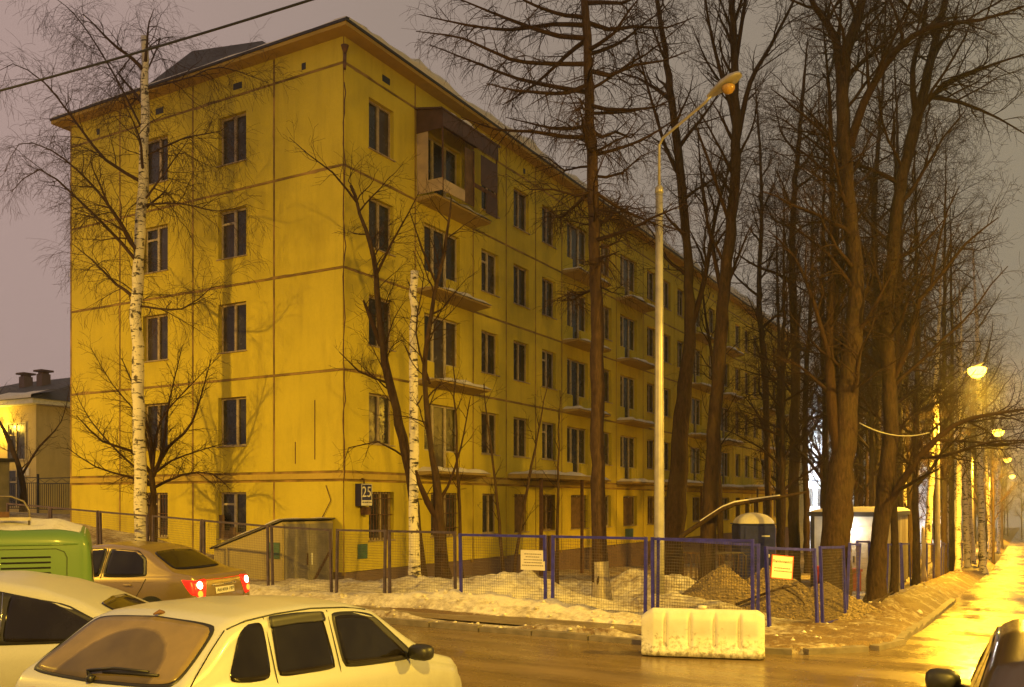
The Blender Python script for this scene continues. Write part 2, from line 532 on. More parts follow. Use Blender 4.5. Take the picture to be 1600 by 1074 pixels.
def yard_h(x, y):
    """snow surface height over gz in the yard, and how dirty it is"""
    p = Vector((x, y, 0))
    n1 = noise.noise(p * 0.9); n2 = noise.noise(p * 3.1 + Vector((7, 3, 1))); n3 = noise.noise(p * 8.5)
    h = 0.13 + 0.05 * n1 + 0.020 * n2 + 0.010 * n3
    dirt = 0.0
    if y < 13.2 and x < -3.3:                                   # snow swept onto the kerb
        k = noise.noise(Vector((x * 0.55, 3.3, 0)))
        k2 = sstep(-0.25, 0.25, k)
        prof = math.exp(-((y - 13.0) / 0.16) ** 2)
        h = 0.07 + 0.10 * k2 * prof * (1 + 0.6 * n2 + 0.4 * n3)
        dirt = 0.10 * (1 - prof)
    elif y < 13.95 and x < -3.3:                                # under the pavement sheet
        h = 0.06; dirt = 0.2
    elif x < -4.2:                                              # bank along the fence
        prof = math.exp(-((y - 14.45) / 0.42) ** 2)
        h += 0.08 * prof * (1 + 0.7 * n2 + 0.4 * n3)
        h *= sstep(13.9, 14.15, y) * 0.9 + 0.1
        dirt -= 0.05 * prof
        dirt += 0.06 * sstep(14.9, 15.6, y)
    if x > -4.2:
        if y > 17.5:                                            # dirty bank between fence and street
            w = sstep(17.5, 19.5, y)
            prof = math.exp(-((x + 2.55) / 0.5) ** 2)
            h += 0.20 * prof * w * (1 + 0.5 * n2 + 0.5 * n3)
            h *= 1 - 0.75 * sstep(-2.05, -1.72, x)
        else:
            h = 0.11 + 0.05 * n2 + 0.02 * n3
        dirt += 0.13 * sstep(-3.9, -3.2, x)
    for mx, my, r, mh in MOUNDS:
        dd = math.hypot(x - mx, y - my) / r
        if dd < 2.2:
            h += mh * math.exp(-dd * dd * 1.8) * (1 + 0.22 * n2 + 0.14 * n3)
            dirt -= 0.06 * math.exp(-dd * dd)
    if x < -40 or y > 70: dirt += 0.05
    return h, dirt
def axis_pts(spans):
    out = []
    for a, b, st in spans:
        out += list(np.arange(a, b, st))
    out.append(spans[-1][1]); return out
gxs = axis_pts([(-160, -60, 10), (-60, -30, 2), (-30, -20, 0.4), (-20, -11, 0.16), (-11, -1.2, 0.11), (-1.2, 10, 1.5), (10, 120, 10)])
gys = axis_pts([(-40, 11, 5), (11, 12.6, 0.4), (12.6, 21, 0.10), (21, 30, 0.22), (30, 60, 0.7), (60, 120, 3), (120, 420, 15)])
gv = np.zeros((len(gys), len(gxs), 3), dtype=np.float32); gd = np.zeros((len(gys), len(gxs)), dtype=np.float32)
for j, y in enumerate(gys):
    for i, x in enumerate(gxs):
        b = gz(x, y)
        if is_road(x, y):
            gv[j, i] = (x, y, b - 0.08)
        else:
            h, dt = yard_h(x, y)
            gv[j, i] = (x, y, b + h); gd[j, i] = dt
nx, ny = len(gxs), len(gys)
idx = np.arange(nx * ny).reshape(ny, nx)
quads = np.stack([idx[:-1, :-1], idx[:-1, 1:], idx[1:, 1:], idx[1:, :-1]], -1).reshape(-1, 4)
me = mesh_np('ground', gv.reshape(-1, 3), quads, True)
a_ = me.attributes.new('dirt', 'FLOAT', 'POINT'); a_.data.foreach_set('value', gd.ravel())
struct(obj('ground', me, M_snow))
def top_z(x, y):
    return gz(x, y) + (0 if is_road(x, y) else yard_h(x, y)[0])

def sheet(name, xs, ys, dz, mat, zf=gz):
    V = np.array([[(x, y, zf(x, y) + dz) for x in xs] for y in ys], dtype=np.float32)
    n, m = len(ys), len(xs); ix = np.arange(n * m).reshape(n, m)
    q = np.stack([ix[:-1, :-1], ix[:-1, 1:], ix[1:, 1:], ix[1:, :-1]], -1).reshape(-1, 4)
    return obj(name, mesh_np(name, V.reshape(-1, 3), q, True), mat)
struct(sheet('road', axis_pts([(-160, -40, 5), (-40, 10, 0.5), (10, 120, 10)]), axis_pts([(-40, 2, 3), (2, 13.6, 0.4)]), 0.0, M_road))
struct(sheet('street', axis_pts([(-4.4, 8, 0.62), (8, 120, 14)]), axis_pts([(13.6, 30, 0.5), (30, 70, 1.5), (70, 420, 10)]), 0.0, M_street))
struct(sheet('pavement', axis_pts([(-60, -20, 2), (-20, -3.7, 0.4)]), [13.08, 13.4, 13.7, 14.02], 0.105, M_walk))

kerb = bpy.data.objects.new('kerb', None); COL.objects.link(kerb); struct(kerb)
ks = MB().box(-0.485, 0.485, -0.075, 0.075, -0.12, 0.085).mesh('kerb_stone')
ks.materials.append(M_kerb)
rng = random.Random(4)
def kerb_stone(x, y, rz):
    o = obj('kerb_stone', ks, None, kerb, (x, y, gz(x, y) + rng.uniform(-0.012, 0.008)))
    o.rotation_euler = (rng.uniform(-.02, .02), rng.uniform(-.01, .01), rz + rng.uniform(-.015, .015))
for k in range(22):
    kerb_stone(-25.5 + k + 0.1, KERB_Y, 0)
cx, cy = STREET_X - 2.2, KERB_Y + 2.2
for k in range(3):
    a = -PI / 2 + (k + 0.5) * (PI / 2 / 3)
    kerb_stone(cx + 2.2 * math.cos(a), cy + 2.2 * math.sin(a), a + PI / 2)
for k in range(12):
    kerb_stone(STREET_X, KERB_Y + 2.8 + k, PI / 2)

# ================================================================== APARTMENT BUILDING
BX, BY = -15.6, 18.4
BZ = [0.26, 2.96, 5.66, 8.36, 11.06, 13.76]
EAVE_Z = 14.45
bld = thing('apartment_building', 'long yellow five storey panel apartment block, emptied, with dark windows', 'building', (BX, BY, 0))
rng = random.Random(11)
GAP = 0.075
panel_cache = {}
def panel(w, h, hole):
    key = (round(w, 2), round(h, 2), hole)
    if key not in panel_cache:
        if hole is None:
            me = MB().box(0, w - GAP, 0, 0.3, 0, h - GAP).mesh('wall_panel')
        else:
            me = frame_mesh('wall_panel', w - GAP, h - GAP, 0.3, *hole)
        me.materials.append(M_wall)
        panel_cache[key] = me
    return panel_cache[key]
# window meshes: origin at the lower left of the opening, front plane of the wall at y=0
def win_meshes(W, H, variant):
    f = MB(); t = 0.055; y0, y1 = 0.13, 0.19
    f.box(0, W, y0, y1, 0, t).box(0, W, y0, y1, H - t, H).box(0, t, y0, y1, t, H - t).box(W - t, W, y0, y1, t, H - t)
    c = W * (0.5 if variant < 2 else 0.58)
    f.box(c - 0.045, c + 0.045, y0 - 0.01, y1, t, H - t)
    if variant == 1:
        f.box(t, c - 0.045, y0, y1, H * 0.72, H * 0.72 + 0.06)
    panes = [MB().box(t, c - 0.045, 0.165, 0.175, t, H - t), MB().box(c + 0.045, W - t, 0.165, 0.175, t, H - t)]
    return f.mesh('window'), [p.mesh('pane') for p in panes]
def balcony_win(W, H):
    f = MB(); t = 0.05; y0, y1 = 0.13, 0.19
    a, b = W * 0.31, W * 0.66; zs = 0.64
    f.box(0, W, y0, y1, H - t, H)
    f.box(0, t, y0, y1, zs, H - t).box(W - t, W, y0, y1, zs, H - t)
    f.box(0, a, y0, y1, zs - t, zs).box(b, W, y0, y1, zs - t, zs)
    for c in (a, b): f.box(c - 0.05, c + 0.05, y0 - 0.01, y1, 0, H - t)
    f.box(a + 0.05, b - 0.05, y0, y1, 0, 0.08)
    panes = [MB().box(t, a - 0.05, 0.165, 0.175, zs, H - t), MB().box(a + 0.05, b - 0.05, 0.165, 0.175, 0.08, H - t), MB().box(b + 0.05, W - t, 0.165, 0.175, zs, H - t)]
    infill = [MB().box(0.0, a - 0.052, 0.02, 0.26, 0, zs - t - 0.002), MB().box(b + 0.052, W, 0.02, 0.26, 0, zs - t - 0.002)]
    return f.mesh('window'), [p.mesh('pane') for p in panes], [p.mesh('infill_panel') for p in infill]
WIN = {}
def get_win(W, H, v):
    k = (W, H, v)
    if k not in WIN:
        WIN[k] = win_meshes(W, H, v)
        WIN[k][0].materials.append(M_frame if v != 1 else M_framelight)
        for p in WIN[k][1]: p.materials.append(M_pane)
    return WIN[k]
SILL = {}
def sill_mesh(W):
    if W not in SILL:
        SILL[W] = MB().box(-0.04, W + 0.04, -0.05, 0.13, -0.025, 0.0).mesh('sill'); SILL[W].materials.append(M_frame)
    return SILL[W]
WH = 1.40
def place_window(loc, rz, W, H, v, bars=False):
    f, ps = get_win(W, H, v)
    o = obj('window', f, None, bld, loc, rz)
    for p in ps: obj('pane', p, None, o)
    obj('sill', sill_mesh(W), None, o)
    if bars:
        g = MB()
        for k in range(1, 9): g.box(W * k / 9 - 0.008, W * k / 9 + 0.008, 0.03, 0.046, 0, H)
        for z in (0.25, 0.7, 1.15): g.box(0, W, 0.046, 0.06, z, z + 0.02)
        obj('window_grille', g.mesh('window_grille'), M_rust, o)
    return o
BW = balcony_win(1.95, 2.02)
BW[0].materials.append(M_framelight)
for p in BW[1]: p.materials.append(M_pane)
for p in BW[2]: p.materials.append(M_wall)
BAL_SLAB = MB(); BAL_SLAB.hexa([(0, 0, 0.02), (3.1, 0, 0.02), (3.1, -0.70, 0.09), (0, -0.70, 0.09), (0, 0, 0.16), (3.1, 0, 0.16), (3.1, -0.70, 0.15), (0, -0.70, 0.15)])
BAL_SLAB = BAL_SLAB.mesh('balcony_slab'); BAL_SLAB.materials.append(M_slab)
def snow_slab(name, w, dep, th, seed, over=0.05, nx_=26, ny_=8):
    """lumpy snow lying on a ledge: x 0..w, y 0..-dep, on z=0"""
    rows = []
    for j in range(ny_ + 1):
        r = []
        v = j / ny_
        for i in range(nx_ + 1):
            u = i / nx_
            n = noise.noise(Vector((u * w * 1.6, v * dep * 2.5, seed * 7.3)))
            ed = min(1, 7 * min(u, 1 - u)) * min(1, 5 * (1 - v) + 0.12)
            r.append((u * w, -v * (dep + over * (0.6 + n)), max(0.012, th * (0.75 + 0.6 * n) * (ed ** 0.5)) if 0 < i < nx_ and j < ny_ else 0.003))
        rows.append(r)
    m = MB(); m.grid(rows)
    return m.mesh(name)
SNOWS = [snow_slab('ledge_snow', 3.1, 0.70, 0.16, s, 0.07) for s in range(3)]
for s in SNOWS: s.materials.append(M_cleansnow)

def wall_bay(axis, u0, w, kind, storey):
    """axis 'end': u runs to -X from the corner; axis 'long': u runs to +Y"""
    z0, z1 = BZ[storey], BZ[storey + 1]
    if storey == 0: z1 -= 0.22
    h = z1 - z0
    if axis == 'end':
        loc = (-(u0 + w) + GAP / 2, 0, z0 + GAP / 2); rz = 0
    else:
        loc = (0, u0 + GAP / 2, z0 + GAP / 2); rz = PI / 2
    def world(lx, lz, ly=0):
        if rz == 0: return (loc[0] + lx, loc[1] + ly, loc[2] + lz)
        return (loc[0] - ly, loc[1] + lx, loc[2] + lz)
    if kind == 'P':
        obj('wall_panel', panel(w, h, None), None, bld, loc, rz); return
    if kind == 'W' or storey == 0:
        W = 1.12 if (axis == 'end' or w > 3 or storey > 0) else 1.0
        if kind == 'B': W = 1.6
        c = (w - GAP) / 2
        zs = 0.76 if storey else 0.80
        H = WH if storey else 1.34
        hole = (c - W / 2, c + W / 2, zs, zs + H)
        obj('wall_panel', panel(w, h, hole), None, bld, loc, rz)
        v = rng.choice((0, 0, 0, 1, 2))
        place_window(world(hole[0], zs), rz, W, H, v, bars=(storey == 0 and rng.random() < 0.6))
    else:
        W = 1.95; c = 0.32 + W / 2 if True else 0
        hole = (0.42, 0.42 + W, 0.12, 0.12 + 2.02)
        obj('wall_panel', panel(w, h, hole), None, bld, loc, rz)
        o = obj('window', BW[0], None, bld, world(hole[0], hole[2]), rz)
        for p in BW[1]: obj('pane', p, None, o)
        for p in BW[2]: obj('infill_panel', p, None, o)
        s = obj('balcony_slab', BAL_SLAB, None, bld, world(0.02, -0.09), rz)
        obj('ledge_snow', SNOWS[rng.randrange(3)], None, s, (0, 0, 0.155))
END = [(0, 2.5, 'P'), (2.5, 3.25, 'W'), (5.75, 3.3, 'W'), (9.05, 2.45, 'P')]
pat = [(3.2, 'W'), (3.2, 'B'), (2.15, 'W'), (2.15, 'W'), (2.15, 'W'), (3.2, 'B'), (2.15, 'W'), (3.2, 'B'), (2.15, 'W'), (2.15, 'W'), (2.15, 'W'),
       (3.2, 'B'), (2.15, 'W'), (3.2, 'B'), (2.15, 'W'), (2.15, 'W'), (2.15, 'W'), (3.2, 'B'), (2.15, 'W'), (3.2, 'B'), (3.2, 'W')]
LONG = []; u = 0
for w, k in pat: LONG.append((u, w, k)); u += w
LEN = u
for st in range(5):
    for u0, w, k in END: wall_bay('end', u0, w, k, st)
    for u0, w, k in LONG: wall_bay('long', u0, w, k, st)
# attic band
AH = EAVE_Z - BZ[5]
for u0, w, k in END:
    obj('attic_panel', panel(w, AH + 0.05, None), None, bld, (-(u0 + w) + GAP / 2, 0, BZ[5] + GAP / 2), 0)
for u0, w, k in LONG:
    obj('attic_panel', panel(w, AH + 0.05, None), None, bld, (0, u0 + GAP / 2, BZ[5] + GAP / 2), PI / 2)
vent = MB().box(-0.17, 0.17, -0.012, 0.02, -0.09, 0.09).mesh('attic_vent'); vent.materials.append(M_black)
vent2 = MB().box(-0.07, 0.07, -0.012, 0.02, -0.09, 0.09).mesh('attic_vent'); vent2.materials.append(M_black)
obj('attic_vent', vent, None, bld, (-3.9, 0, 14.02), 0); obj('attic_vent', vent, None, bld, (-7.2, 0, 14.02), 0)
obj('attic_vent', vent2, None, bld, (-1.4, 0, 13.98), 0); obj('attic_vent', vent2, None, bld, (-10.1, 0, 13.98), 0)
for u0, w, k in LONG[0::3]:
    obj('attic_vent', vent if u0 == 0 else vent2, None, bld, (0, u0 + w / 2 + 0.2, 14.02), PI / 2)
# joints (recessed strips behind the gaps)
def jstrip(a, b): 
    MB().box(*a, *b)
for u0 in (0, 2.5, 5.75, 9.05, 11.5):
    MB().box(-u0 - 0.07, -u0 + (0.07 if u0 else -0.031), 0.02, 0.10, 0.2, EAVE_Z).build('panel_joint', M_joint, bld)
for u0, w, k in LONG:
    MB().box(-0.10, -0.02, u0 - (0.07 if u0 else -0.031), u0 + 0.07, 0.2, EAVE_Z).build('panel_joint', M_joint, bld)
for z in BZ[2:]:
    MB().box(-11.5, -0.10, 0.018, 0.10, z - 0.08, z + 0.08).build('panel_joint', M_joint, bld)
    MB().box(-0.10, -0.018, 0.10, LEN, z - 0.08, z + 0.08).build('panel_joint', M_joint, bld)
MB().box(-11.5, -0.10, 0.018, 0.10, 2.60, 3.04).build('panel_joint', M_joint, bld)
MB().box(-0.10, -0.018, 0.10, LEN, 2.60, 3.04).build('panel_joint', M_joint, bld)
# belt course between ground floor and first floor
MB().box(-11.5, 0.03, -0.03, 0.016, 2.775, 2.925).build('belt_course', M_course, bld)
MB().box(-0.016, 0.028, 0.018, LEN, 2.772, 2.922).build('belt_course', M_course, bld)
# uneven smears of sealant over the joints
def smear(a, b, normal, across, seed):
    a = Vector(a); b = Vector(b); nn = Vector(normal); ac = Vector(across)
    L_ = (b - a).length; n_ = max(8, int(L_ / 0.16)); rows = []
    for i in range(n_ + 1):
        t = i / n_; p = a.lerp(b, t) + nn * 0.004
        w1 = 0.022 + 0.05 * max(0, noise.noise(Vector((t * L_ * 0.9, seed, 0)))) + 0.022 * noise.noise(Vector((t * L_ * 5.1, seed, 3)))
        w2 = 0.022 + 0.06 * max(0, noise.noise(Vector((t * L_ * 0.7, seed, 9)))) + 0.022 * noise.noise(Vector((t * L_ * 4.3, seed, 6)))
        rows.append([tuple(p - ac * max(.004, w1)), tuple(p + nn * .004), tuple(p + ac * max(.004, w2))])
    m = MB(); m.grid(rows); m.build('joint_smear', M_joint, bld)
for k, z in enumerate(BZ[2:]):
    smear((-11.5, 0, z), (0, 0, z), (0, -1, 0), (0, 0, 1), 3.1 + k)
    smear((0, 0, z), (0, LEN, z), (1, 0, 0), (0, 0, 1), 23.1 + k)
for k, u0 in enumerate((2.5, 5.75, 9.05)):
    smear((-u0, 0, 0.3), (-u0, 0, 2.7), (0, -1, 0), (1, 0, 0), 43.1 + k); smear((-u0, 0, 3.0), (-u0, 0, EAVE_Z - .05), (0, -1, 0), (1, 0, 0), 53.1 + k)
for k, (u0, w, kk) in enumerate(LONG[1:9]):
    smear((0, u0, 3.2), (0, u0, EAVE_Z - .05), (1, 0, 0), (0, 1, 0), 63.1 + k)
# plinth
MB().box(-11.5, -0.06, 0.05, 0.3, -0.4, 0.30).build('plinth', M_plinth, bld)
MB().box(-0.3, -0.05, 0.055, LEN, -3.5, 0.302).build('plinth', M_plinth, bld)
# rear walls
MB().box(-11.5, -11.25, 0.3, LEN, -0.5, EAVE_Z).build('rear_wall', M_wall, bld)
MB().box(-11.25, -0.3, LEN - 0.25, LEN - 0.002, -3, EAVE_Z).build('rear_wall', M_wall, bld)
# eave with soffit and fascia, hipped roof above
OV = 0.42
MB().box(-11.5 - OV, OV, -OV, LEN + OV, EAVE_Z, EAVE_Z + 0.10).build('eave', M_soffit, bld)
ed = MB()
ed.box(-11.5 - OV - 0.03, OV + 0.03, -OV - 0.03, -OV + 0.02, EAVE_Z + 0.102, EAVE_Z + 0.17)
ed.box(OV - 0.02, OV + 0.03, -OV + 0.022, LEN + OV, EAVE_Z + 0.102, EAVE_Z + 0.17)
ed.build('eave_edge', M_darkmetal, bld)
rz0 = EAVE_Z + 0.11; rise = 1.7; hw = (11.5 + 2 * OV) / 2; cxr = -5.75
rf = MB()
rf.add([(-11.5 - OV, -OV, rz0), (OV, -OV, rz0), (OV, LEN + OV, rz0), (-11.5 - OV, LEN + OV, rz0), (cxr, -OV + hw, rz0 + rise), (cxr, LEN + OV - hw, rz0 + rise)],
       [(0, 1, 4), (1, 2, 5, 4), (2, 3, 5), (3, 0, 4, 5), (0, 3, 2, 1)])
roof = rf.build('roof', M_roof, bld)
# raised dark dormer hump over the end wall
def bl(px, py, d):
    p = P(px, py, d); return (p.x - BX, p.y - BY, p.z)
dm = MB()
A = [bl(226, 136, 28.4), bl(440, 82, 25.4)]; B_ = [bl(300, 80, 29.2), bl(410, 64, 27.4)]
Cc = [(p[0], p[1] + 4.0, p[2] - 1.0) for p in A]; D_ = [(p[0], p[1] + 3.0, p[2] - 1.6) for p in B_]
dm.add([A[0], A[1], B_[1], B_[0], Cc[0], Cc[1], D_[1], D_[0]], [(0, 1, 2, 3), (3, 2, 6, 7), (1, 5, 6, 2), (4, 0, 3, 7), (5, 4, 7, 6), (0, 4, 5, 1)])
dm.build('dormer_roof', M_roof, roof)
# snow lying along the eave on the street side
rows = []
ns = 150
for i in range(ns + 1):
    y = LEN * i / ns - 0.3 * (i == 0)
    n = noise.noise(Vector((y * 0.45, 1.7, 0))); n2 = noise.noise(Vector((y * 1.9, 4.2, 0)))
    th = max(0.06, 0.42 + 0.34 * n + 0.14 * n2) * min(1, 0.30 + i / 10); hp = min(1, max(0.0, y) / 6.5)
    e0 = OV + 0.03 + 0.06 * n2
    z = rz0 + 0.03
    rows.append([(e0 - 0.05, y, z), (e0, y, z + th * 0.5), (e0 - 0.12, y, z + th * 0.92), (e0 - 0.5, y, z + th + 0.14 * hp), (e0 - 1.6, y, z + th * 0.8 * hp + 0.42 * hp), (e0 - 3.0, y, z + 0.80 * hp)])
rs = MB(); rs.grid(rows)
rs.build('roof_snow', M_cleansnow, roof)
rows = []
for i in range(61):
    x = -11.5 - OV + (11.5 + 2 * OV) * i / 60
    th = max(0.01, 0.05 + 0.05 * noise.noise(Vector((x * 0.9, 9.1, 0))))
    rows.append([(x, -OV - 0.02, rz0 + 0.05), (x, -OV, rz0 + 0.05 + th), (x, -OV + 0.5, rz0 + 0.13 + th * 0.6), (x, -OV + 0.9, rz0 + 0.2)])
rs = MB(); rs.grid(rows); rs.build('roof_snow', M_cleansnow, roof)

# broken drainpipe and hanging cable at the corner
dp = MB(); dp.lathe([(0.04, 0), (0.10, 0.18), (0.11, 0.20)], 10, c=(0.12, -0.1, 13.92))
dp.tube([(0.12, -0.1, 13.9), (0.11, -0.1, 13.6), (0.10, -0.09, 13.5)], [0.045, 0.045, 0.04], 8)
dp.build('drainpipe', M_rust, bld)
cb = MB(); pts = []
for k in range(40):
    z = 13.2 - k * 0.27
    pts.append((0.05 + 0.03 * math.sin(k * 0.9) + 0.03 * noise.noise(Vector((k * .7, 0, 0))), -0.05 + 0.05 * noise.noise(Vector((k * .6, 5, 0))), z))
cb.tube(pts, [0.014] * 40, 4); cb.build('loose_cable', M_rust, bld)
cb = MB(); cb.tube([(-0.6, -0.02, 2.6), (-0.42, -0.03, 2.2), (-0.75, -0.03, 1.7), (-0.8, -0.02, 1.2), (-0.62, -0.02, 0.6), (-0.66, -0.02, 0.25)], [0.012] * 6, 4); cb.build('loose_cable', M_rust, bld)
for ux, z0_, z1_ in ((-1.0, 3.3, 4.9), (-1.7, 3.2, 3.8)):
    MB().box(-0.007, 0.007, -0.02, 0.0, z0_, z1_).build('wall_conduit', M_rust, bld, (ux, 0, 0))

# enclosed top floor balcony (first balcony bay), half stripped
BU = 3.2; zb = BZ[4] + 0.10; hB = 2.55
en = MB().hexa([(0, BU - 0.05, zb + hB), (0.98, BU - 0.05, zb + hB - 0.18), (0.98, BU + 3.3, zb + hB - 0.18), (0, BU + 3.3, zb + hB),
                (0, BU - 0.05, zb + hB + 0.05), (0.98, BU - 0.05, zb + hB - 0.13), (0.98, BU + 3.3, zb + hB - 0.13), (0, BU + 3.3, zb + hB + 0.05)])
can = en.build('balcony_canopy', M_brownsheet, bld)
sl = obj('ledge_snow', SNOWS[1], None, can, (0.02, BU + 0.05, zb + hB + 0.05)); sl.rotation_euler = (0.185, 0, PI / 2); sl.scale = (1.0, 1.05, 1.6)
for k in range(6):                                             # fascia sheets under the canopy
    MB().box(0.935, 0.955, BU + 0.03 + k * 0.53, BU + 0.545 + k * 0.53, zb + hB - 0.64 + 0.012 * (k % 2), zb + hB - 0.17).build('fascia_sheet', M_brownsheet, bld)
MB().hexa([(0.02, BU + 0.02, zb + hB - 0.70), (0.93, BU + 0.02, zb + hB - 0.70), (0.93, BU + 0.04, zb + hB - 0.70), (0.02, BU + 0.04, zb + hB - 0.70),
           (0.02, BU + 0.02, zb + hB), (0.93, BU + 0.02, zb + hB - 0.17), (0.93, BU + 0.04, zb + hB - 0.17), (0.02, BU + 0.04, zb + hB)]).build('fascia_sheet', M_brownsheet, bld)
sp = MB(); sp.box(0.02, 0.42, BU + 0.045, BU + 0.065, zb + 0.06, zb + 1.85); sp.box(0.42, 0.93, BU + 0.045, BU + 0.065, zb + 0.06, zb + 0.42)
sp.build('side_sheet', M_pale, bld)
MB().box(0.90, 0.93, BU + 0.12, BU + 1.26, zb + 0.06, zb + 0.40).build('parapet_sheet', M_pale, bld)
for y, z1_ in ((BU + 0.06, hB - 0.2), (BU + 1.75, hB - 0.8), (BU + 3.12, hB - 0.2)):
    MB().box(0.90, 0.934, y, y + 0.045, zb + 0.06, zb + z1_).build('balcony_post', M_rust, bld)
MB().box(0.885, 0.898, BU + 1.3, BU + 1.74, zb + 0.06, zb + 1.75).build('parapet_sheet', M_wood, bld)
MB().box(0.936, 0.95, BU + 2.15, BU + 3.15, zb + 0.85, zb + 1.77).build('parapet_sheet', M_brownsheet, bld)
MB().box(0.936, 0.952, BU + 2.45, BU + 3.15, zb + 0.05, zb + 0.66).build('parapet_sheet', M_brownsheet, bld)
MB().box(0.90, 0.934, BU + 1.80, BU + 3.12, zb + 0.68, zb + 0.80).build('balcony_rail', M_rust, bld)

# ground floor extras: entrance canopy with snow, boards over windows, doors
for u0, w_ in ((8.6, 4.2), (23.0, 4.2), (37.5, 4.2)):
    c_ = MB().box(0.03, 1.25, u0, u0 + w_, 2.98, 3.12).build('entrance_canopy', M_slab, bld)
    obj('ledge_snow', snow_slab('ledge_snow', w_, 1.2, 0.16, u0), M_cleansnow, c_, (0.05, u0, 3.125), PI / 2)
    for uu in (u0 + 0.4, u0 + w_ - 0.5):
        MB().box(1.05, 1.15, uu, uu + 0.1, -2.2, 2.98).build('canopy_post', M_rust, bld)
    MB().box(0.005, 0.05, u0 + 2.55, u0 + 3.5, -1.4, 0.9).build('entrance_door', M_brownsheet, bld)
for u0 in (9.25, 14.2, 19.6, 28.0):
    MB().box(-0.045, -0.02, u0 - 0.5, u0 + 0.5, 1.12, 2.35).build('window_board', M_wood, bld)
for k in range(5):
    MB().box(-4.68 + k * 0.225, -4.47 + k * 0.225, 0.02, 0.05, 0.8, 1.08 + 0.35 * abs(math.sin(k * 2.3)) + (0.7 if k == 0 else 0)).build('board', M_wood, bld)
# wall plates
MB().box(0.006, 0.03, 0.55, 0.95, 0.62, 1.02).build('wall_plate', M_greenplate, bld)
MB().box(0.006, 0.03, 19.2, 20.1, 0.55, 0.95).build('wall_plate', M_greenplate, bld)

# house number sign with its small lamp box
sx, sy = BX + 0.012, BY + 0.45
sg = thing('house_number_sign', 'dark blue house number sign reading 25 on the yellow wall corner', 'sign', (sx, sy, 2.05))
M_signblue = simple('sign blue', (0.022, 0.02, 0.10), 0.35, var=0.2)
M_signwhite = simple('sign white', (0.70, 0.66, 0.60), 0.4, var=0.1)
MB().box(0.0, 0.20, 0.0, 0.46, 0.0, 0.60).build('sign_box', M_signblue, sg)
fr = MB(); fr.box(0.202, 0.212, 0.01, 0.45, 0.575, 0.592).box(0.202, 0.212, 0.01, 0.025, 0.16, 0.575).box(0.202, 0.212, 0.435, 0.45, 0.16, 0.575)
fr.build('sign_border', M_signwhite, sg)
MB().box(0.202, 0.21, 0.01, 0.45, 0.01, 0.155).build('name_strip', M_signwhite, sg)
text_mesh('number', '25', 0.40, M_signwhite, sg, (0.206, 0.23, 0.365), (PI / 2, 0, PI / 2))
tl = MB(); yy = 0.04
for wd in (0.07, 0.05, 0.09, 0.04, 0.06):
    tl.box(0.211, 0.213, yy, yy + wd, 0.085, 0.115); yy += wd + 0.02
tl.build('street_name_print', M_signblue, sg)
MB().box(0.02, 0.18, 0.2, 0.42, -0.24, -0.03).build('lamp_box', M_rust, sg)
MB().tube([(0.1, 0.25, 0.6), (0.1, 0.25, 0.72), (0.0, 0.25, 0.74)], [0.02] * 3, 6).build('bracket', M_rust, sg)

# cellar entrance lean-to at the end wall
cel = thing('cellar_entrance', 'low grey cellar entrance with sloping snowy roof against the yellow end wall', 'outbuilding', (-15.95, 16.5, 0))
MB().hexa([(-2.4, 0, -0.2), (0, 0, -0.2), (0, 1.88, -0.2), (-2.4, 1.88, -0.2), (-2.4, 0, 0.92), (0, 0, 1.66), (0, 1.88, 1.66), (-2.4, 1.88, 0.92)]).build('wall', wall_paint('lean-to wall', (0.42, 0.34, 0.16)), cel)
MB().hexa([(-2.5, -0.06, 0.925), (0.06, -0.06, 1.715), (0.06, 1.89, 1.715), (-2.5, 1.89, 0.925), (-2.5, -0.06, 0.955), (0.06, -0.06, 1.745), (0.06, 1.89, 1.745), (-2.5, 1.89, 0.955)]).build('roof', M_grey, cel)
so = obj('roof_snow', snow_slab('roof_snow', 2.60, 1.93, 0.13, 5), M_cleansnow, cel, (-2.48, 1.86, 0.965)); so.rotation_euler = (0, -0.30, 0)
M_cellardoor = simple('cellar door paint', (0.24, 0.21, 0.17), 0.6, var=0.3, nscale=3)
for k, (y0, y1) in enumerate(((0.06, 0.92), (0.935, 1.82))):
    dd = MB().box(0.004, 0.05, y0, y1, -0.05, 1.60).build('door_leaf', M_cellardoor, cel)
    MB().box(0.052, 0.07, y0 + (0.76 if k == 0 else 0.04), y0 + (0.80 if k == 0 else 0.08), 0.55, 0.85).build('handle', M_white if k else M_rust, dd)
MB().beam((0.07, 0.95, 0.0), (0.07, 1.75, 0.95), 0.04, 0.05).build('brace', M_rust, cel)
MB().box(-0.45, -0.08, -0.03, -0.004, 0.75, 1.15).build('wall_plate', M_greenplate, cel)
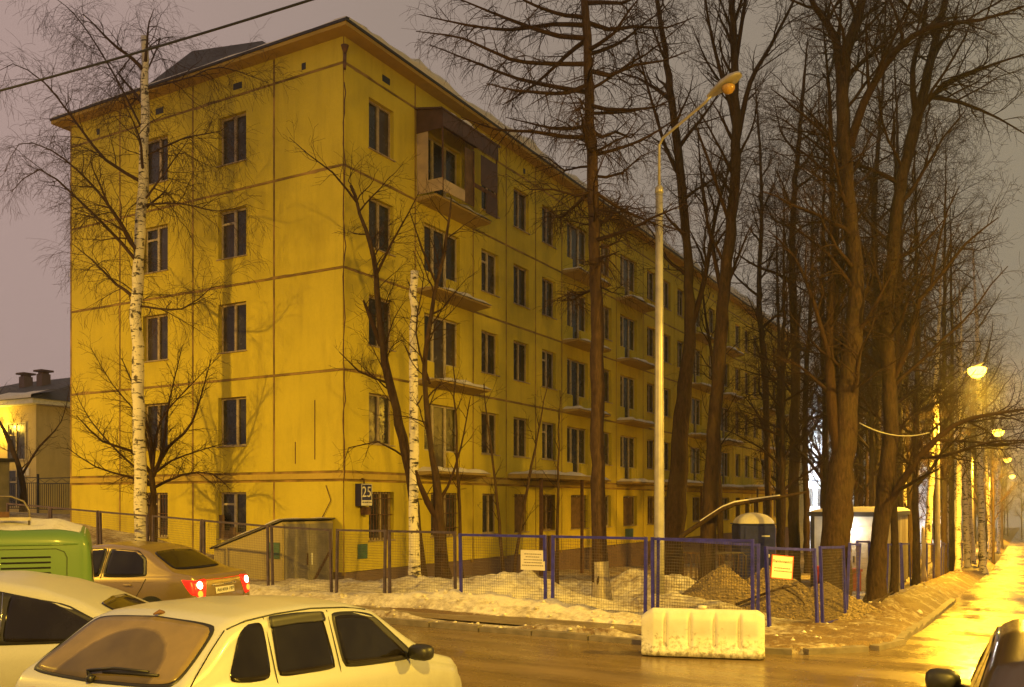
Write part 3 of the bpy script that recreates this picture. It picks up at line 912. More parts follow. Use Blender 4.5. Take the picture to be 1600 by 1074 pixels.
# ================================================================== TREES
def tube_batch(polys, sides):
    """polys: list of (pts (n,3), rad (n,)) with equal n -> verts, quads"""
    Pn = np.array([p for p, r in polys], dtype=np.float64); R = np.array([r for p, r in polys])
    B, n, _ = Pn.shape
    D = np.empty_like(Pn)
    D[:, 1:-1] = Pn[:, 2:] - Pn[:, :-2]; D[:, 0] = Pn[:, 1] - Pn[:, 0]; D[:, -1] = Pn[:, -1] - Pn[:, -2]
    D /= np.linalg.norm(D, axis=2, keepdims=True) + 1e-9
    mean = D.mean(1); ref = np.where(np.abs(mean[:, 2:3]) > 0.8, np.array([[1.0, 0.13, 0]]), np.array([[0.1, 0.07, 1.0]]))
    U = np.cross(D, ref[:, None, :]); U /= np.linalg.norm(U, axis=2, keepdims=True) + 1e-9
    Wv = np.cross(D, U)
    ang = np.arange(sides) * 2 * PI / sides
    V = Pn[:, :, None, :] + R[:, :, None, None] * (np.cos(ang)[None, None, :, None] * U[:, :, None, :] + np.sin(ang)[None, None, :, None] * Wv[:, :, None, :])
    V = V.reshape(-1, 3)
    base = (np.arange(B) * n * sides)[:, None, None]; i = np.arange(n - 1)[None, :, None] * sides; k = np.arange(sides)[None, None, :]
    k2 = (k + 1) % sides
    q = np.stack([base + i + k, base + i + k2, base + i + sides + k2, base + i + sides + k], -1).reshape(-1, 4)
    return V, q
def polys_mesh(name, polys):
    groups = {}
    for p, r in polys:
        rm = max(r)
        s = 3 if rm < 0.02 else 4 if rm < 0.045 else 6 if rm < 0.1 else 10
        groups.setdefault((len(p), s), []).append((p, r))
    Vs, Qs, o = [], [], 0
    for (n, s), g in groups.items():
        V, q = tube_batch(g, s); Vs.append(V); Qs.append(q + o); o += len(V)
    return mesh_np(name, np.concatenate(Vs), np.concatenate(Qs), True)

def resample(path, step):
    """smooth (Catmull-Rom) path of (x,y,z,r) points"""
    path = [np.array(p, dtype=float) for p in path]
    out = []
    for i in range(len(path) - 1):
        p0 = path[max(i - 1, 0)]; p1 = path[i]; p2 = path[i + 1]; p3 = path[min(i + 2, len(path) - 1)]
        L = np.linalg.norm((p2 - p1)[:3]); n = max(1, int(L / step))
        for k in range(n):
            t = k / n
            out.append(0.5 * ((2 * p1) + (p2 - p0) * t + (2 * p0 - 5 * p1 + 4 * p2 - p3) * t * t + (3 * p1 - p0 - 3 * p2 + p3) * t ** 3))
    out.append(path[-1])
    return np.array(out)

def rnd_perp(rng, d):
    while True:
        v = (rng.gauss(0, 1), rng.gauss(0, 1), rng.gauss(0, 1))
        dot = v[0] * d[0] + v[1] * d[1] + v[2] * d[2]
        v = (v[0] - dot * d[0], v[1] - dot * d[1], v[2] - dot * d[2])
        L = math.sqrt(v[0] ** 2 + v[1] ** 2 + v[2] ** 2)
        if L > 1e-3: return (v[0] / L, v[1] / L, v[2] / L)
def sprout(rng, pts, rad, lvl, spec, out, tmin=None):
    """grow side branches on a polyline; spec[lvl] gives the numbers of this level"""
    if lvl >= len(spec): return
    s = spec[lvl]
    seg = [math.dist(pts[i], pts[i + 1]) for i in range(len(pts) - 1)]
    total = sum(seg)
    t0 = s.get('tmin', 0.1) if tmin is None else tmin
    n = s['n'] * total * (1 - t0)
    n = int(n) + (1 if rng.random() < n - int(n) else 0)
    for q in range(n):
        t = t0 + (1 - t0) * (q + rng.random()) / n
        a = t * total; i = 0
        while i < len(seg) - 1 and a > seg[i]: a -= seg[i]; i += 1
        f = a / max(seg[i], 1e-6)
        p = [pts[i][k] + (pts[i + 1][k] - pts[i][k]) * f for k in range(3)]
        r_par = rad[i] + (rad[i + 1] - rad[i]) * f
        d = [(pts[i + 1][k] - pts[i][k]) / max(seg[i], 1e-6) for k in range(3)]
        pe = rnd_perp(rng, d)
        if s.get('flat'):
            pe = (pe[0], pe[1], pe[2] * (1 - s['flat']))
        an = math.radians(s['ang'] * rng.uniform(0.75, 1.25))
        dr = [d[k] * math.cos(an) + pe[k] * math.sin(an) for k in range(3)]
        dr[2] += s.get('lift', 0)
        L = s['len'] * rng.uniform(0.5, 1.25) * (1 - s.get('short', 0.5) * t)
        r0 = min(r_par * s.get('rk', 0.6), s['r'] * rng.uniform(0.75, 1.2))
        m = s.get('seg', 4)
        st = L / m; P_ = [tuple(p)]; R_ = [r0]
        w = s.get('wob', 0.22); g = s.get('grav', 0.0)
        for k in range(m):
            dr = [dr[0] + rng.gauss(0, w), dr[1] + rng.gauss(0, w), dr[2] + rng.gauss(0, w) + g]
            ln = math.sqrt(dr[0] ** 2 + dr[1] ** 2 + dr[2] ** 2); dr = [c / ln for c in dr]
            p = [p[j] + dr[j] * st for j in range(3)]
            P_.append(tuple(p)); R_.append(max(0.0028, r0 * (1 - 0.8 * (k + 1) / m)))
        out.append((P_, R_))
        sprout(rng, P_, R_, lvl + 1, spec, out)

LINDEN = [dict(n=1.65, ang=50, len=3.3, r=0.055, seg=7, wob=0.14, grav=0.04, tmin=0.30, short=0.45),
          dict(n=3.78, ang=46, len=1.5, r=0.023, seg=5, wob=0.18, grav=0.02, tmin=0.12),
          dict(n=5.94, ang=44, len=0.78, r=0.012, seg=4, wob=0.22),
          dict(n=6.75, ang=46, len=0.38, r=0.0075, seg=3, wob=0.25)]
UPRIGHT = [dict(n=1.98, ang=34, len=3.0, r=0.05, seg=7, wob=0.09, grav=0.10, tmin=0.35, short=0.45),
           dict(n=3.78, ang=36, len=1.5, r=0.021, seg=5, wob=0.13, grav=0.05, tmin=0.15),
           dict(n=5.40, ang=38, len=0.8, r=0.0115, seg=4, wob=0.18),
           dict(n=5.67, ang=40, len=0.4, r=0.0072, seg=3, wob=0.2)]
BIRCH = [dict(n=1.00, ang=58, len=4.0, r=0.050, seg=9, wob=0.10, grav=0.02, tmin=0.30, short=0.55, lift=0.25),
         dict(n=3.62, ang=48, len=1.6, r=0.017, seg=6, wob=0.16, grav=-0.06, tmin=0.15),
         dict(n=5.72, ang=50, len=1.0, r=0.0090, seg=5, wob=0.18, grav=-0.14),
         dict(n=5.67, ang=38, len=0.6, r=0.0062, seg=4, wob=0.16, grav=-0.20)]
LARCH = [dict(n=2.75, ang=84, len=3.4, r=0.045, seg=9, wob=0.07, grav=0.028, tmin=0.38, short=0.42, lift=-0.10),
         dict(n=9.00, ang=62, len=1.0, r=0.014, seg=4, wob=0.16, grav=-0.14, tmin=0.10, flat=0.5),
         dict(n=12.32, ang=58, len=0.45, r=0.0085, seg=3, wob=0.22, grav=-0.28)]
SHRUB = [dict(n=3.12, ang=42, len=1.7, r=0.022, seg=6, wob=0.16, grav=0.03, tmin=0.2, short=0.3),
         dict(n=5.67, ang=42, len=0.9, r=0.011, seg=4, wob=0.2, grav=0.01),
         dict(n=7.80, ang=45, len=0.45, r=0.0065, seg=3, wob=0.22)]
SAPLING = [dict(n=2.64, ang=35, len=1.1, r=0.012, seg=5, wob=0.14, grav=0.03, tmin=0.3),
           dict(n=5.20, ang=40, len=0.5, r=0.007, seg=4, wob=0.2),
           dict(n=5.20, ang=40, len=0.25, r=0.005, seg=3, wob=0.2)]
def pxpath(rows):
    """rows of (px, py, depth, radius in m)"""
    out = []
    for px, py, d, r in rows:
        p = P(px, py, d); out.append((p.x, p.y, p.z, r))
    return out
TREE_STATS = []
def tree(name, label, cat, paths, spec, bark_m, twig_m, seed, group=None, tmin=None, extra=None, washed=None, base=None, sub_tmin=0.12, thin=1.0):
    """paths[0] is the stem, others are main limbs; all in world coordinates"""
    rng = random.Random(seed)
    spec = [dict(s, n=s['n'] * (thin if i > 0 else 1)) for i, s in enumerate(spec)]
    stem = resample(paths[0], 0.35)
    b = base or tuple(stem[0][:3])
    root = thing(name, label, cat, b, 0, group)
    bv = np.array(b)
    # slightly uneven stem with flared foot
    prng = np.random.RandomState(seed)
    stem[1:-1, :2] += prng.normal(0, 0.012, (len(stem) - 2, 2))
    flare = stem[:, 3] * (1 + 0.45 * np.exp(-(stem[:, 2] - stem[0, 2]) / 0.25))
    V, q = tube_batch([(stem[:, :3] - bv, flare)], 12)
    V = V + 0.0
    nn = np.array([noise.noise(Vector(v) * 4.0) for v in V]) if len(V) < 3000 else np.zeros(len(V))
    cen = np.repeat(stem[:, :3] - bv, 12, axis=0)
    n2_ = np.array([noise.noise(Vector((v[0] * 11, v[1] * 11, v[2] * 2.2))) for v in V]) if len(V) < 3000 else 0
    V = cen + (V - cen) * (1 + 0.20 * nn + 0.12 * n2_)[:, None]
    cap = np.array([list(range(len(V) - 12, len(V)))], dtype=np.int32)
    ob = obj('trunk', mesh_np('trunk', V, [q, cap], True), bark_m, root)
    if washed:
        k = stem[:, 2] < stem[0, 2] + washed
        Vw, qw = tube_batch([(stem[k][:, :3] - bv, flare[k] + 0.012)], 14)
        obj('whitewash', mesh_np('whitewash', Vw, qw, True), M_whitewash, ob)
    polys = []; limbs = []
    for pth in paths[1:]:
        s = resample(pth, 0.35); limbs.append(([tuple(x) for x in s[:, :3]], list(s[:, 3])))
    polys += limbs
    if spec:
        sprout(rng, [tuple(x) for x in stem[:, :3]], list(stem[:, 3]), 0, spec, polys, tmin)
        for pts, rad in limbs:
            sprout(rng, pts, rad, 1 if max(rad) < 0.09 else 0, spec, polys, sub_tmin)
            if max(rad) >= 0.09: sprout(rng, pts, rad, 1, spec, polys, 0.3)
    if polys:
        loc = [(np.array(p) - bv, r) for p, r in polys]
        obj('crown', polys_mesh('crown', loc), twig_m, root)
    TREE_STATS.append((label, len(polys)))
    return root
def gb(px, d):
    """photo y of the ground at column px and depth d"""
    x, y = at(px, d)
    return 785 + (CAM_Z - top_z(x, y)) * 1405 / d + 6

# --- birch in front of the end wall, its top sawn off
d = 24
tree('birch_tree', 'tall white birch with sawn-off top before the yellow end wall', 'tree',
     [pxpath([(222, gb(222, d), d, .17), (217, 640, d, .155), (214, 480, d, .15), (219, 380, d, .14), (226, 200, d, .115), (226, 57, d, .085)]),
      pxpath([(219, 415, d, .05), (190, 380, d - .3, .045), (120, 310, d - .6, .032), (62, 265, d - 1, .018), (18, 300, d - 1.2, .008)]),
      pxpath([(216, 400, d, .05), (190, 350, d - .4, .04), (140, 285, d - .8, .028), (80, 235, d - 1.2, .018), (30, 225, d - 1.5, .01), (8, 270, d - 1.6, .006)]),
      pxpath([(222, 285, d, .05), (165, 250, d - .3, .04), (125, 200, d - .7, .03), (70, 130, d - 1, .02), (20, 100, d - 1.3, .01), (-10, 115, d - 1.5, .006)]),
      pxpath([(226, 210, d, .035), (180, 120, d + .4, .025), (130, 40, d + .6, .016), (90, 0, d + .7, .01), (50, -10, d + .8, .006)]),
      pxpath([(226, 320, d, .03), (280, 318, d - .3, .022), (340, 330, d - .6, .014), (385, 320, d - .8, .006)]),
      pxpath([(226, 245, d, .03), (290, 215, d - .2, .022), (345, 205, d - .4, .012), (370, 180, d - .5, .005)]),
      pxpath([(226, 140, d, .03), (300, 120, d + .2, .022), (345, 105, d + .3, .016), (420, 130, d + .4, .008)]),
      pxpath([(216, 478, d, .03), (285, 483, d - .5, .022), (330, 450, d - .7, .012), (352, 445, d - .8, .005)]),
      pxpath([(226, 120, d, .03), (250, 60, d + .6, .02), (215, 95, d + 1, .014), (180, 150, d + 1.2, .007)])],
     BIRCH, M_birch, M_birchtwig, 3, tmin=0.42, thin=1.25)
# --- dark multi-stem small tree beside it
d = 24.6
g0 = gb(238, d)
tree('shrubby_tree', 'small dark many-stemmed tree right behind the white birch trunk', 'tree',
     [pxpath([(238, g0, d, .10), (240, 770, d, .085), (236, 735, d, .08)]),
      pxpath([(236, 740, d, .06), (205, 705, d - .3, .045), (160, 690, d - .7, .03), (120, 650, d - 1, .012)]),
      pxpath([(238, 745, d, .06), (262, 700, d, .045), (300, 660, d - .3, .03), (330, 560, d - .6, .010)]),
      pxpath([(238, 740, d, .055), (236, 690, d, .045), (215, 620, d + .2, .03), (190, 560, d + .4, .01)]),
      pxpath([(240, 745, d, .05), (255, 700, d, .04), (262, 640, d + .2, .026), (285, 540, d + .4, .009)]),
      pxpath([(239, 760, d, .05), (200, 745, d - .2, .035), (150, 730, d - .4, .022), (105, 700, d - .8, .010)]),
      pxpath([(241, 762, d, .045), (285, 742, d - .3, .03), (330, 740, d - .6, .02), (360, 765, d - .8, .008)]),
      pxpath([(240, 740, d, .045), (268, 720, d, .03), (310, 705, d + .2, .02), (360, 690, d + .3, .008)]),
      pxpath([(237, 735, d, .04), (222, 660, d - .3, .03), (175, 600, d - .6, .018), (140, 540, d - .8, .007)]),
      pxpath([(239, 735, d, .04), (250, 660, d - .4, .03), (300, 600, d - .7, .016), (345, 555, d - .9, .007)]),
      pxpath([(237, 750, d, .04), (190, 712, d + .3, .028), (140, 655, d + .5, .016), (112, 600, d + .6, .007)])],
     SHRUB, M_bark, M_twig, 5, tmin=0.5, sub_tmin=0.12, thin=1.7)
# --- leaning dark tree at the corner
d = 20.8
tree('leaning_tree', 'thin dark tree leaning left across the building corner', 'tree',
     [pxpath([(662, gb(662, d), d, .12), (640, 740, d, .11), (618, 640, d, .10), (598, 540, d, .085), (588, 430, d, .06), (572, 360, d, .045), (548, 290, d, .03)]),
      pxpath([(595, 540, d, .06), (580, 500, d, .05), (568, 470, d + .2, .025)]),
      pxpath([(588, 430, d, .04), (612, 380, d - .2, .03), (640, 330, d - .4, .018), (655, 300, d - .5, .008)]),
      pxpath([(560, 320, d, .03), (520, 270, d - .2, .02), (480, 240, d - .4, .012), (452, 215, d - .5, .006)]),
      pxpath([(610, 600, d, .03), (560, 580, d - .3, .02), (530, 550, d - .4, .008)]),
      pxpath([(640, 720, d, .025), (590, 690, d - .3, .018), (545, 700, d - .5, .012), (535, 730, d - .6, .006)])],
     SHRUB, M_bark, M_twig, 7, tmin=0.45, sub_tmin=0.3, thin=1.1)
# --- birch snag
d = 20.3
tree('birch_snag', 'bare white birch stem sawn off at mid height without branches', 'tree',
     [pxpath([(649, gb(649, d), d, .125), (647, 800, d, .11), (646, 600, d, .10), (648, 424, d, .085)]),
      pxpath([(646, 640, d, .03), (655, 628, d - .1, .024), (660, 618, d - .15, .018)]), pxpath([(646, 560, d, .03), (637, 550, d - .1, .022), (633, 541, d - .15, .016)]),
      pxpath([(647, 500, d, .026), (655, 490, d - .1, .02), (659, 478, d - .1, .008)]), pxpath([(647, 455, d, .026), (640, 446, d, .018), (636, 436, d, .007)])], [], M_birch, M_birchtwig, 9)
# --- tree with knobby base and two limbs
d = 19.4
tree('forked_tree', 'crooked tree with low stub fork just right of the branchless birch stem', 'tree',
     [pxpath([(693, gb(693, d), d, .15), (688, 850, d, .13), (684, 800, d, .12), (680, 740, d, .075), (666, 640, d, .06), (664, 560, d, .055), (680, 460, d, .045), (698, 370, d, .03), (705, 310, d, .015)]),
      pxpath([(686, 815, d, .08), (668, 785, d - .1, .07), (655, 755, d - .15, .05), (650, 735, d - .2, .03)]),
      pxpath([(682, 790, d, .05), (700, 760, d, .03), (720, 700, d, .02), (735, 620, d, .01)]),
      pxpath([(672, 600, d, .03), (650, 520, d, .02), (662, 430, d, .012), (645, 390, d, .006)]),
      pxpath([(684, 450, d, .03), (660, 390, d, .02), (640, 330, d, .01)])],
     SHRUB, M_bark, M_twig, 13, tmin=0.35, sub_tmin=0.3, thin=0.8)
for i, (px, dd, lean, top, lab) in enumerate(((722, 19.9, -14, 560, 'thin sapling leaning left behind the fence panel left of the white notice'),
                                              (790, 20.6, -34, 600, 'left stem of the thin sapling pair behind the white notice'),
                                              (797, 20.6, 60, 590, 'right stem of the thin sapling pair behind the white notice, leaning right'),
                                              (870, 22.0, 5, 610, 'thin upright sapling between the white notice and the larch'))):
    g0 = gb(px, dd)
    tree('sapling', lab, 'sapling', [pxpath([(px, g0, dd, .045), (px + lean * .4, g0 - (g0 - top) * .45, dd, .033), (px + lean, top, dd, .010)])],
         SAPLING, M_bark, M_twig, 20 + i, 'thin saplings before the long facade')
# --- larch
d = 18.6
lar = [pxpath([(941, gb(941, d), d, .175), (936, 800, d, .155), (932, 500, d, .135), (925, 250, d, .11), (914, 0, d, .085), (905, -260, d, .05), (900, -460, d, .015)])]
for (py, px1, py1, dd1, r) in ((60, 705, -5, -1.0, .055), (40, 655, 20, -.6, .05), (100, 650, 45, -1.6, .05), (145, 670, 70, .8, .05), (132, 760, 128, -2, .05), (195, 790, 185, 1.5, .045), (215, 720, 190, -1.2, .05),
                               (5, 1040, -30, -1, .05), (35, 1090, 25, 1.0, .05), (80, 1010, -20, -1.5, .05), (110, 1080, 85, .6, .05), (165, 1060, 150, -1, .045), (205, 1010, 195, 1.2, .045),
                               (260, 830, 235, 1, .03), (300, 790, 275, -1, .03), (240, 1000, 180, -1, .04), (275, 1030, 230, .6, .035), (330, 1005, 300, -.8, .03), (385, 1010, 330, .5, .03),
                               (350, 860, 330, .8, .02), (450, 990, 440, -.6, .02), (-60, 690, -90, .5, .05), (-40, 1060, -80, .5, .05), (-110, 760, -140, -.6, .04), (-140, 1020, -190, .5, .04)):
    x0 = np.interp(py, [-460, -260, 0, 250, 500, 800], [900, 905, 914, 925, 932, 936])
    j1, j2, j3 = [random.Random(py * 7 + q).uniform(-1, 1) for q in (1, 2, 3)]
    lar.append(pxpath([(x0, py, d, r), (x0 + (px1 - x0) * .2, py + (py1 - py) * .2 + 8 + 6 * j1, d + dd1 * .2, r * .85), (x0 + (px1 - x0) * .45, py + (py1 - py) * .45 + 12 + 11 * j2, d + dd1 * .5 + .25 * j3, r * .65),
                       (x0 + (px1 - x0) * .72, py + (py1 - py) * .75 + 10 + 9 * j3, d + dd1 * .7 + .3 * j1, r * .42), (px1, py1 + 8 * j2, d + dd1, r * .15)]))
tree('larch_tree', 'tall larch with drooping twigs and whitewashed trunk foot', 'tree', lar, LARCH, M_larch, M_twig, 31, tmin=0.35, washed=1.0, sub_tmin=0.15)
# --- thick dark leaning trunk behind the near lamp post
d = 24.5
tree('maple_tree', 'thick dark trunk leaning right just behind the pale lamp post', 'tree',
     [pxpath([(1046, gb(1046, d), d, .30), (1055, 800, d, .27), (1066, 650, d, .22), (1078, 520, d, .16), (1074, 400, d, .12), (1062, 260, d, .12), (1045, 120, d, .09), (1020, -40, d, .05), (1005, -160, d, .02)]),
      pxpath([(1078, 520, d, .09), (1100, 440, d, .07), (1120, 330, d + .4, .05), (1150, 230, d + .8, .02)]),
      pxpath([(1064, 280, d, .06), (1040, 230, d, .05), (1005, 110, d - .4, .03), (985, 20, d - .6, .012)])],
     LINDEN, M_bark, M_twig, 37, tmin=0.45)
# --- tall upright tree right of it
d = 22.5
tree('linden_tree', 'tall straight tree with upswept forks right of the pale lamp post', 'tree',
     [pxpath([(1104, gb(1104, d), d, .20), (1112, 750, d, .18), (1122, 580, d, .165), (1134, 430, d, .15), (1150, 250, d, .12), (1146, 80, d, .09), (1143, -80, d, .06), (1140, -260, d, .02)]),
      pxpath([(1152, 220, d, .08), (1172, 130, d, .06), (1205, 70, d + .3, .045), (1245, -10, d + .5, .03), (1270, -90, d + .6, .012)]),
      pxpath([(1150, 190, d, .07), (1125, 110, d - .3, .05), (1105, 20, d - .5, .03), (1095, -80, d - .6, .012)]),
      pxpath([(1148, 110, d, .06), (1160, 30, d, .05), (1175, -60, d, .03), (1185, -160, d, .012)]),
      pxpath([(1130, 470, d, .07), (1112, 380, d + .4, .05), (1098, 300, d + .8, .035), (1090, 200, d + 1, .015)]),
      pxpath([(1140, 350, d, .05), (1110, 260, d - .4, .04), (1085, 190, d - .7, .015)])],
     UPRIGHT, M_bark, M_twig, 41, tmin=0.4)
# --- thinner stems further back
for i, (rows, lab, sp) in enumerate((
        ([(1203, 0, 36, .14), (1196, 600, 36, .12), (1186, 470, 36, .10), (1190, 300, 36, .07), (1180, 130, 36, .02)], 'slender dark trunk standing left of the blue portable toilet, before the facade', LINDEN),
        ([(1241, 0, 30, .19), (1241, 700, 30, .17), (1243, 560, 30, .15), (1238, 380, 30, .11), (1250, 200, 30, .07), (1262, 60, 30, .02)], 'straight dark trunk just right of the blue portable toilet', LINDEN),
        ([(1128, 0, 27, .10), (1122, 700, 27, .085), (1118, 600, 27, .06), (1100, 480, 27, .03), (1098, 420, 27, .015)], 'crooked thin tree behind the tall upright tree', SHRUB),
        ([(1262, 0, 40, .15), (1258, 640, 40, .12), (1266, 480, 40, .08), (1270, 300, 40, .03)], 'thin curved trunk before the white lit building', LINDEN),
        ([(1366, 0, 34, .20), (1368, 700, 34, .17), (1372, 520, 34, .14), (1366, 330, 34, .10), (1380, 120, 34, .05), (1385, -40, 34, .02)], 'dark trunk rising behind the site cabin roof', LINDEN))):
    rows = [(px, gb(px, dd) if k == 0 else py, dd, r) for k, (px, py, dd, r) in enumerate(rows)]
    tree('yard_tree', lab, 'tree', [pxpath(rows)], sp, M_bark, M_twig, 50 + i, tmin=0.28, thin=1.15)
# --- the big multi-limbed tree
d = 19.6
tree('poplar_tree', 'massive old tree with several thick limbs beside the gravel heap', 'tree',
     [pxpath([(1303, gb(1303, d), d, .33), (1308, 830, d, .30), (1318, 700, d, .25), (1330, 560, d, .20), (1338, 440, d, .16), (1326, 300, d, .14), (1318, 180, d, .13), (1322, 90, d, .13), (1345, 10, d, .10), (1358, -90, d, .06), (1366, -220, d, .02)]),
      pxpath([(1318, 190, d, .11), (1305, 60, d, .085), (1272, 10, d - .3, .06), (1250, -60, d - .5, .03), (1235, -140, d - .6, .012)]),
      pxpath([(1328, 230, d, .10), (1350, 160, d - .3, .085), (1400, 80, d - .8, .07), (1455, 42, d - 1.2, .055), (1530, 32, d - 1.6, .035), (1600, 10, d - 2, .02), (1660, -10, d - 2.2, .008)]),
      pxpath([(1316, 740, d, .14), (1300, 640, d, .12), (1296, 520, d + .3, .10), (1304, 400, d + .5, .08), (1300, 280, d + .6, .06), (1296, 150, d + .7, .04), (1285, 30, d + .8, .015)]),
      pxpath([(1296, 560, d, .06), (1270, 470, d, .045), (1240, 400, d + .2, .03), (1200, 360, d + .3, .012)])],
     LINDEN, M_bark, M_twig, 61, tmin=0.26, thin=1.2)
d = 20.4
tree('ash_tree', 'dark forked tree right of the massive tree, long low bough over the street', 'tree',
     [pxpath([(1368, gb(1368, d), d, .21), (1374, 850, d, .19), (1384, 760, d, .17), (1392, 620, d, .155), (1384, 520, d, .15), (1396, 400, d, .14), (1405, 300, d, .13), (1432, 190, d, .12), (1455, 90, d, .09), (1478, 0, d, .07), (1500, -110, d, .04), (1515, -220, d, .015)]),
      pxpath([(1380, 800, d, .10), (1405, 760, d - .2, .085), (1440, 710, d - .5, .07), (1490, 665, d - .8, .055), (1545, 648, d - 1.2, .04), (1600, 640, d - 1.5, .025), (1660, 655, d - 1.7, .008)]),
      pxpath([(1432, 190, d, .08), (1426, 110, d, .065), (1445, 30, d + .3, .05), (1452, -60, d + .5, .02)]),
      pxpath([(1440, 170, d, .06), (1475, 130, d - .3, .045), (1540, 105, d - .8, .03), (1600, 85, d - 1.2, .015)]),
      pxpath([(1445, 150, d, .06), (1500, 160, d - .4, .04), (1560, 185, d - .7, .022), (1610, 215, d - 1, .01)]),
      pxpath([(1392, 600, d, .08), (1420, 540, d - .2, .07), (1436, 470, d - .3, .06), (1470, 430, d - .5, .045), (1510, 380, d - .7, .03), (1560, 340, d - .9, .012)]),
      pxpath([(1455, 445, d - .4, .04), (1462, 400, d - .5, .03), (1480, 330, d - .6, .02), (1500, 290, d - .6, .008)])],
     LINDEN, M_bark, M_twig, 67, tmin=0.26, thin=1.25)

# --- birches and other trees along the street fence: prototypes then copies
def proto_tree(kind, seed, H, r, spec, bark_m, twig_m, tmin, thin):
    rng = random.Random(seed)
    lx, ly = rng.uniform(-.5, .5), rng.uniform(-.5, .5)
    path = [(0, 0, 0, r), (lx * .3, ly * .3, H * .3, r * .85), (lx * .6 + .1, ly * .7, H * .6, r * .6), (lx, ly, H, r * .12)]
    return tree(kind, 'x', 'tree', [path], spec, bark_m, twig_m, seed, tmin=tmin, thin=thin)
def put_copy(proto, loc, rz, sc, label, group, lean=0.0):
    c = copy_tree(proto)
    c.location = loc; c.rotation_euler = (lean, 0, rz); c.scale = (sc, sc, sc)
    tag(c, label, 'tree', group)
    return c
pb = [proto_tree('street_birch', 71, 15, .15, BIRCH, M_birch, M_birchtwig, .35, .7), proto_tree('street_birch', 72, 17, .16, BIRCH, M_birch, M_birchtwig, .42, .7)]
pl = [proto_tree('tall_tree', 73, 18, .13, LINDEN, M_bark, M_twig, .16, 1.0), proto_tree('tall_tree', 74, 16, .11, UPRIGHT, M_bark, M_twig, .18, 1.0)]
rng = random.Random(77)
ORD = ['nearest', 'second', 'third', 'fourth', 'fifth', 'sixth', 'seventh', 'eighth', 'ninth', 'tenth']
spots = [(1447, 37, 0), (1478, 44, 1), (1497, 40, 0), (1513, 47, 1), (1522, 52, 0), (1537, 46, 1), (1549, 62, 0), (1408, 40, 1), (1560, 78, 0), (1425, 56, 1)]
spots.sort(key=lambda s: s[1])
for i, (px, dd, k) in enumerate(spots):
    x, y = at(px, dd)
    lab = ORD[i] + ' white birch along the lit street fence, counted from the site cabin'
    z = top_z(x, y) - 0.1
    args = ((x, y, z), rng.uniform(0, 6), rng.uniform(.85, 1.1), lab, 'birches along the street fence', rng.uniform(-.07, .07))
    put_copy(pb[k], *args)
spots = [(1218, 46), (1283, 40), (1335, 42), (1408, 33), (1345, 60), (1390, 70), (1455, 60), (1480, 75), (1520, 85), (1462, 95), (1500, 110), (1550, 120), (1575, 150), (1530, 130), (1462, 52), (1475, 41)]
spots.sort(key=lambda s: s[1])
WORDS = ['closest', 'second closest', 'third closest', 'fourth closest', 'fifth closest', 'sixth closest', 'seventh closest', 'eighth closest', 'ninth closest', 'tenth closest',
         'sixth farthest', 'fifth farthest', 'fourth farthest', 'third farthest', 'second farthest', 'farthest']
for i, (px, dd) in enumerate(spots):
    x, y = at(px, dd)
    put_copy(pl[i % 2], (x, y, top_z(x, y) - 0.1), rng.uniform(0, 6), rng.uniform(.85, 1.15), WORDS[i] + ' bare tree of the dense backdrop right of the building', 'bare trees behind the site')
dense = proto_tree('dense_tree', 75, 13.5, .10, [dict(LINDEN[0], n=2.0, len=3.0, tmin=.2)] + LINDEN[1:], M_bark, M_twig, .2, 1.3)
WD = ['first nearest', 'second nearest', 'third nearest', 'fourth nearest', 'fifth nearest', 'sixth nearest', 'seventh nearest', 'eighth nearest', 'ninth nearest', 'tenth nearest', 'eleventh nearest', 'twelfth nearest', 'thirteenth nearest', 'fourteenth nearest', 'fifteenth nearest', 'sixteenth nearest', 'seventeenth nearest']
for k, (px, dd, sc) in enumerate(((1398, 23.5, 1.0), (1222, 26.0, .9), (1290, 26.5, 1.1), (1432, 28.0, 1.1), (1362, 33.0, 1.2), (1310, 37.0, 1.3))):
    x, y = at(px, dd)
    put_copy(dense, (x, y, top_z(x, y) - 0.1), k * 1.9, sc, WD[k].replace('first ', '') + ' slim densely twigged tree in the yard tangle', 'slim twiggy trees in the yard')
pl.append(dense)
rng = random.Random(99)
for k in range(26):
    px = rng.uniform(1300, 1590); dd = rng.uniform(34, 105) if px < 1500 else rng.uniform(60, 160)
    x, y = at(px, dd)
    if x < -14 or x > -3.6: continue
    put_copy(pl[k % 3], (x, y, top_z(x, y) - 0.1), rng.uniform(0, 6), rng.uniform(.7, 1.05), 'bare tree merging into the tangled backdrop behind the street fence', 'tangled backdrop trees')
for k, (px, dd) in enumerate(((1488, 42), (1532, 50), (1552, 60), (1540, 72), (1566, 90), (1420, 37))):
    x, y = at(px, dd)
    put_copy(pl[k % 3], (x, y, top_z(x, y) - 0.1), rng.uniform(0, 6), rng.uniform(.85, 1.0), 'bare tree merging into the tangled backdrop behind the street fence', 'tangled backdrop trees')
FE = ['leftmost', 'second from the left', 'third from the left', 'fourth from the left', 'fifth from the left', 'sixth from the left', 'rightmost']
for k, (x, y) in enumerate(((-9, 190), (-6.5, 172), (-3.5, 200), (-0.5, 182), (2.5, 196), (5.5, 176), (9, 188))):
    put_copy(dense, (x, y, gz(x, y) - 0.1), k * 1.3, 1.1 + .1 * (k % 3), FE[k] + ' of the dark trees closing the far end of the street', 'trees at the end of the street')
for p in pb + pl:
    for ch in list(p.children): bpy.data.objects.remove(ch)
    bpy.data.objects.remove(p)
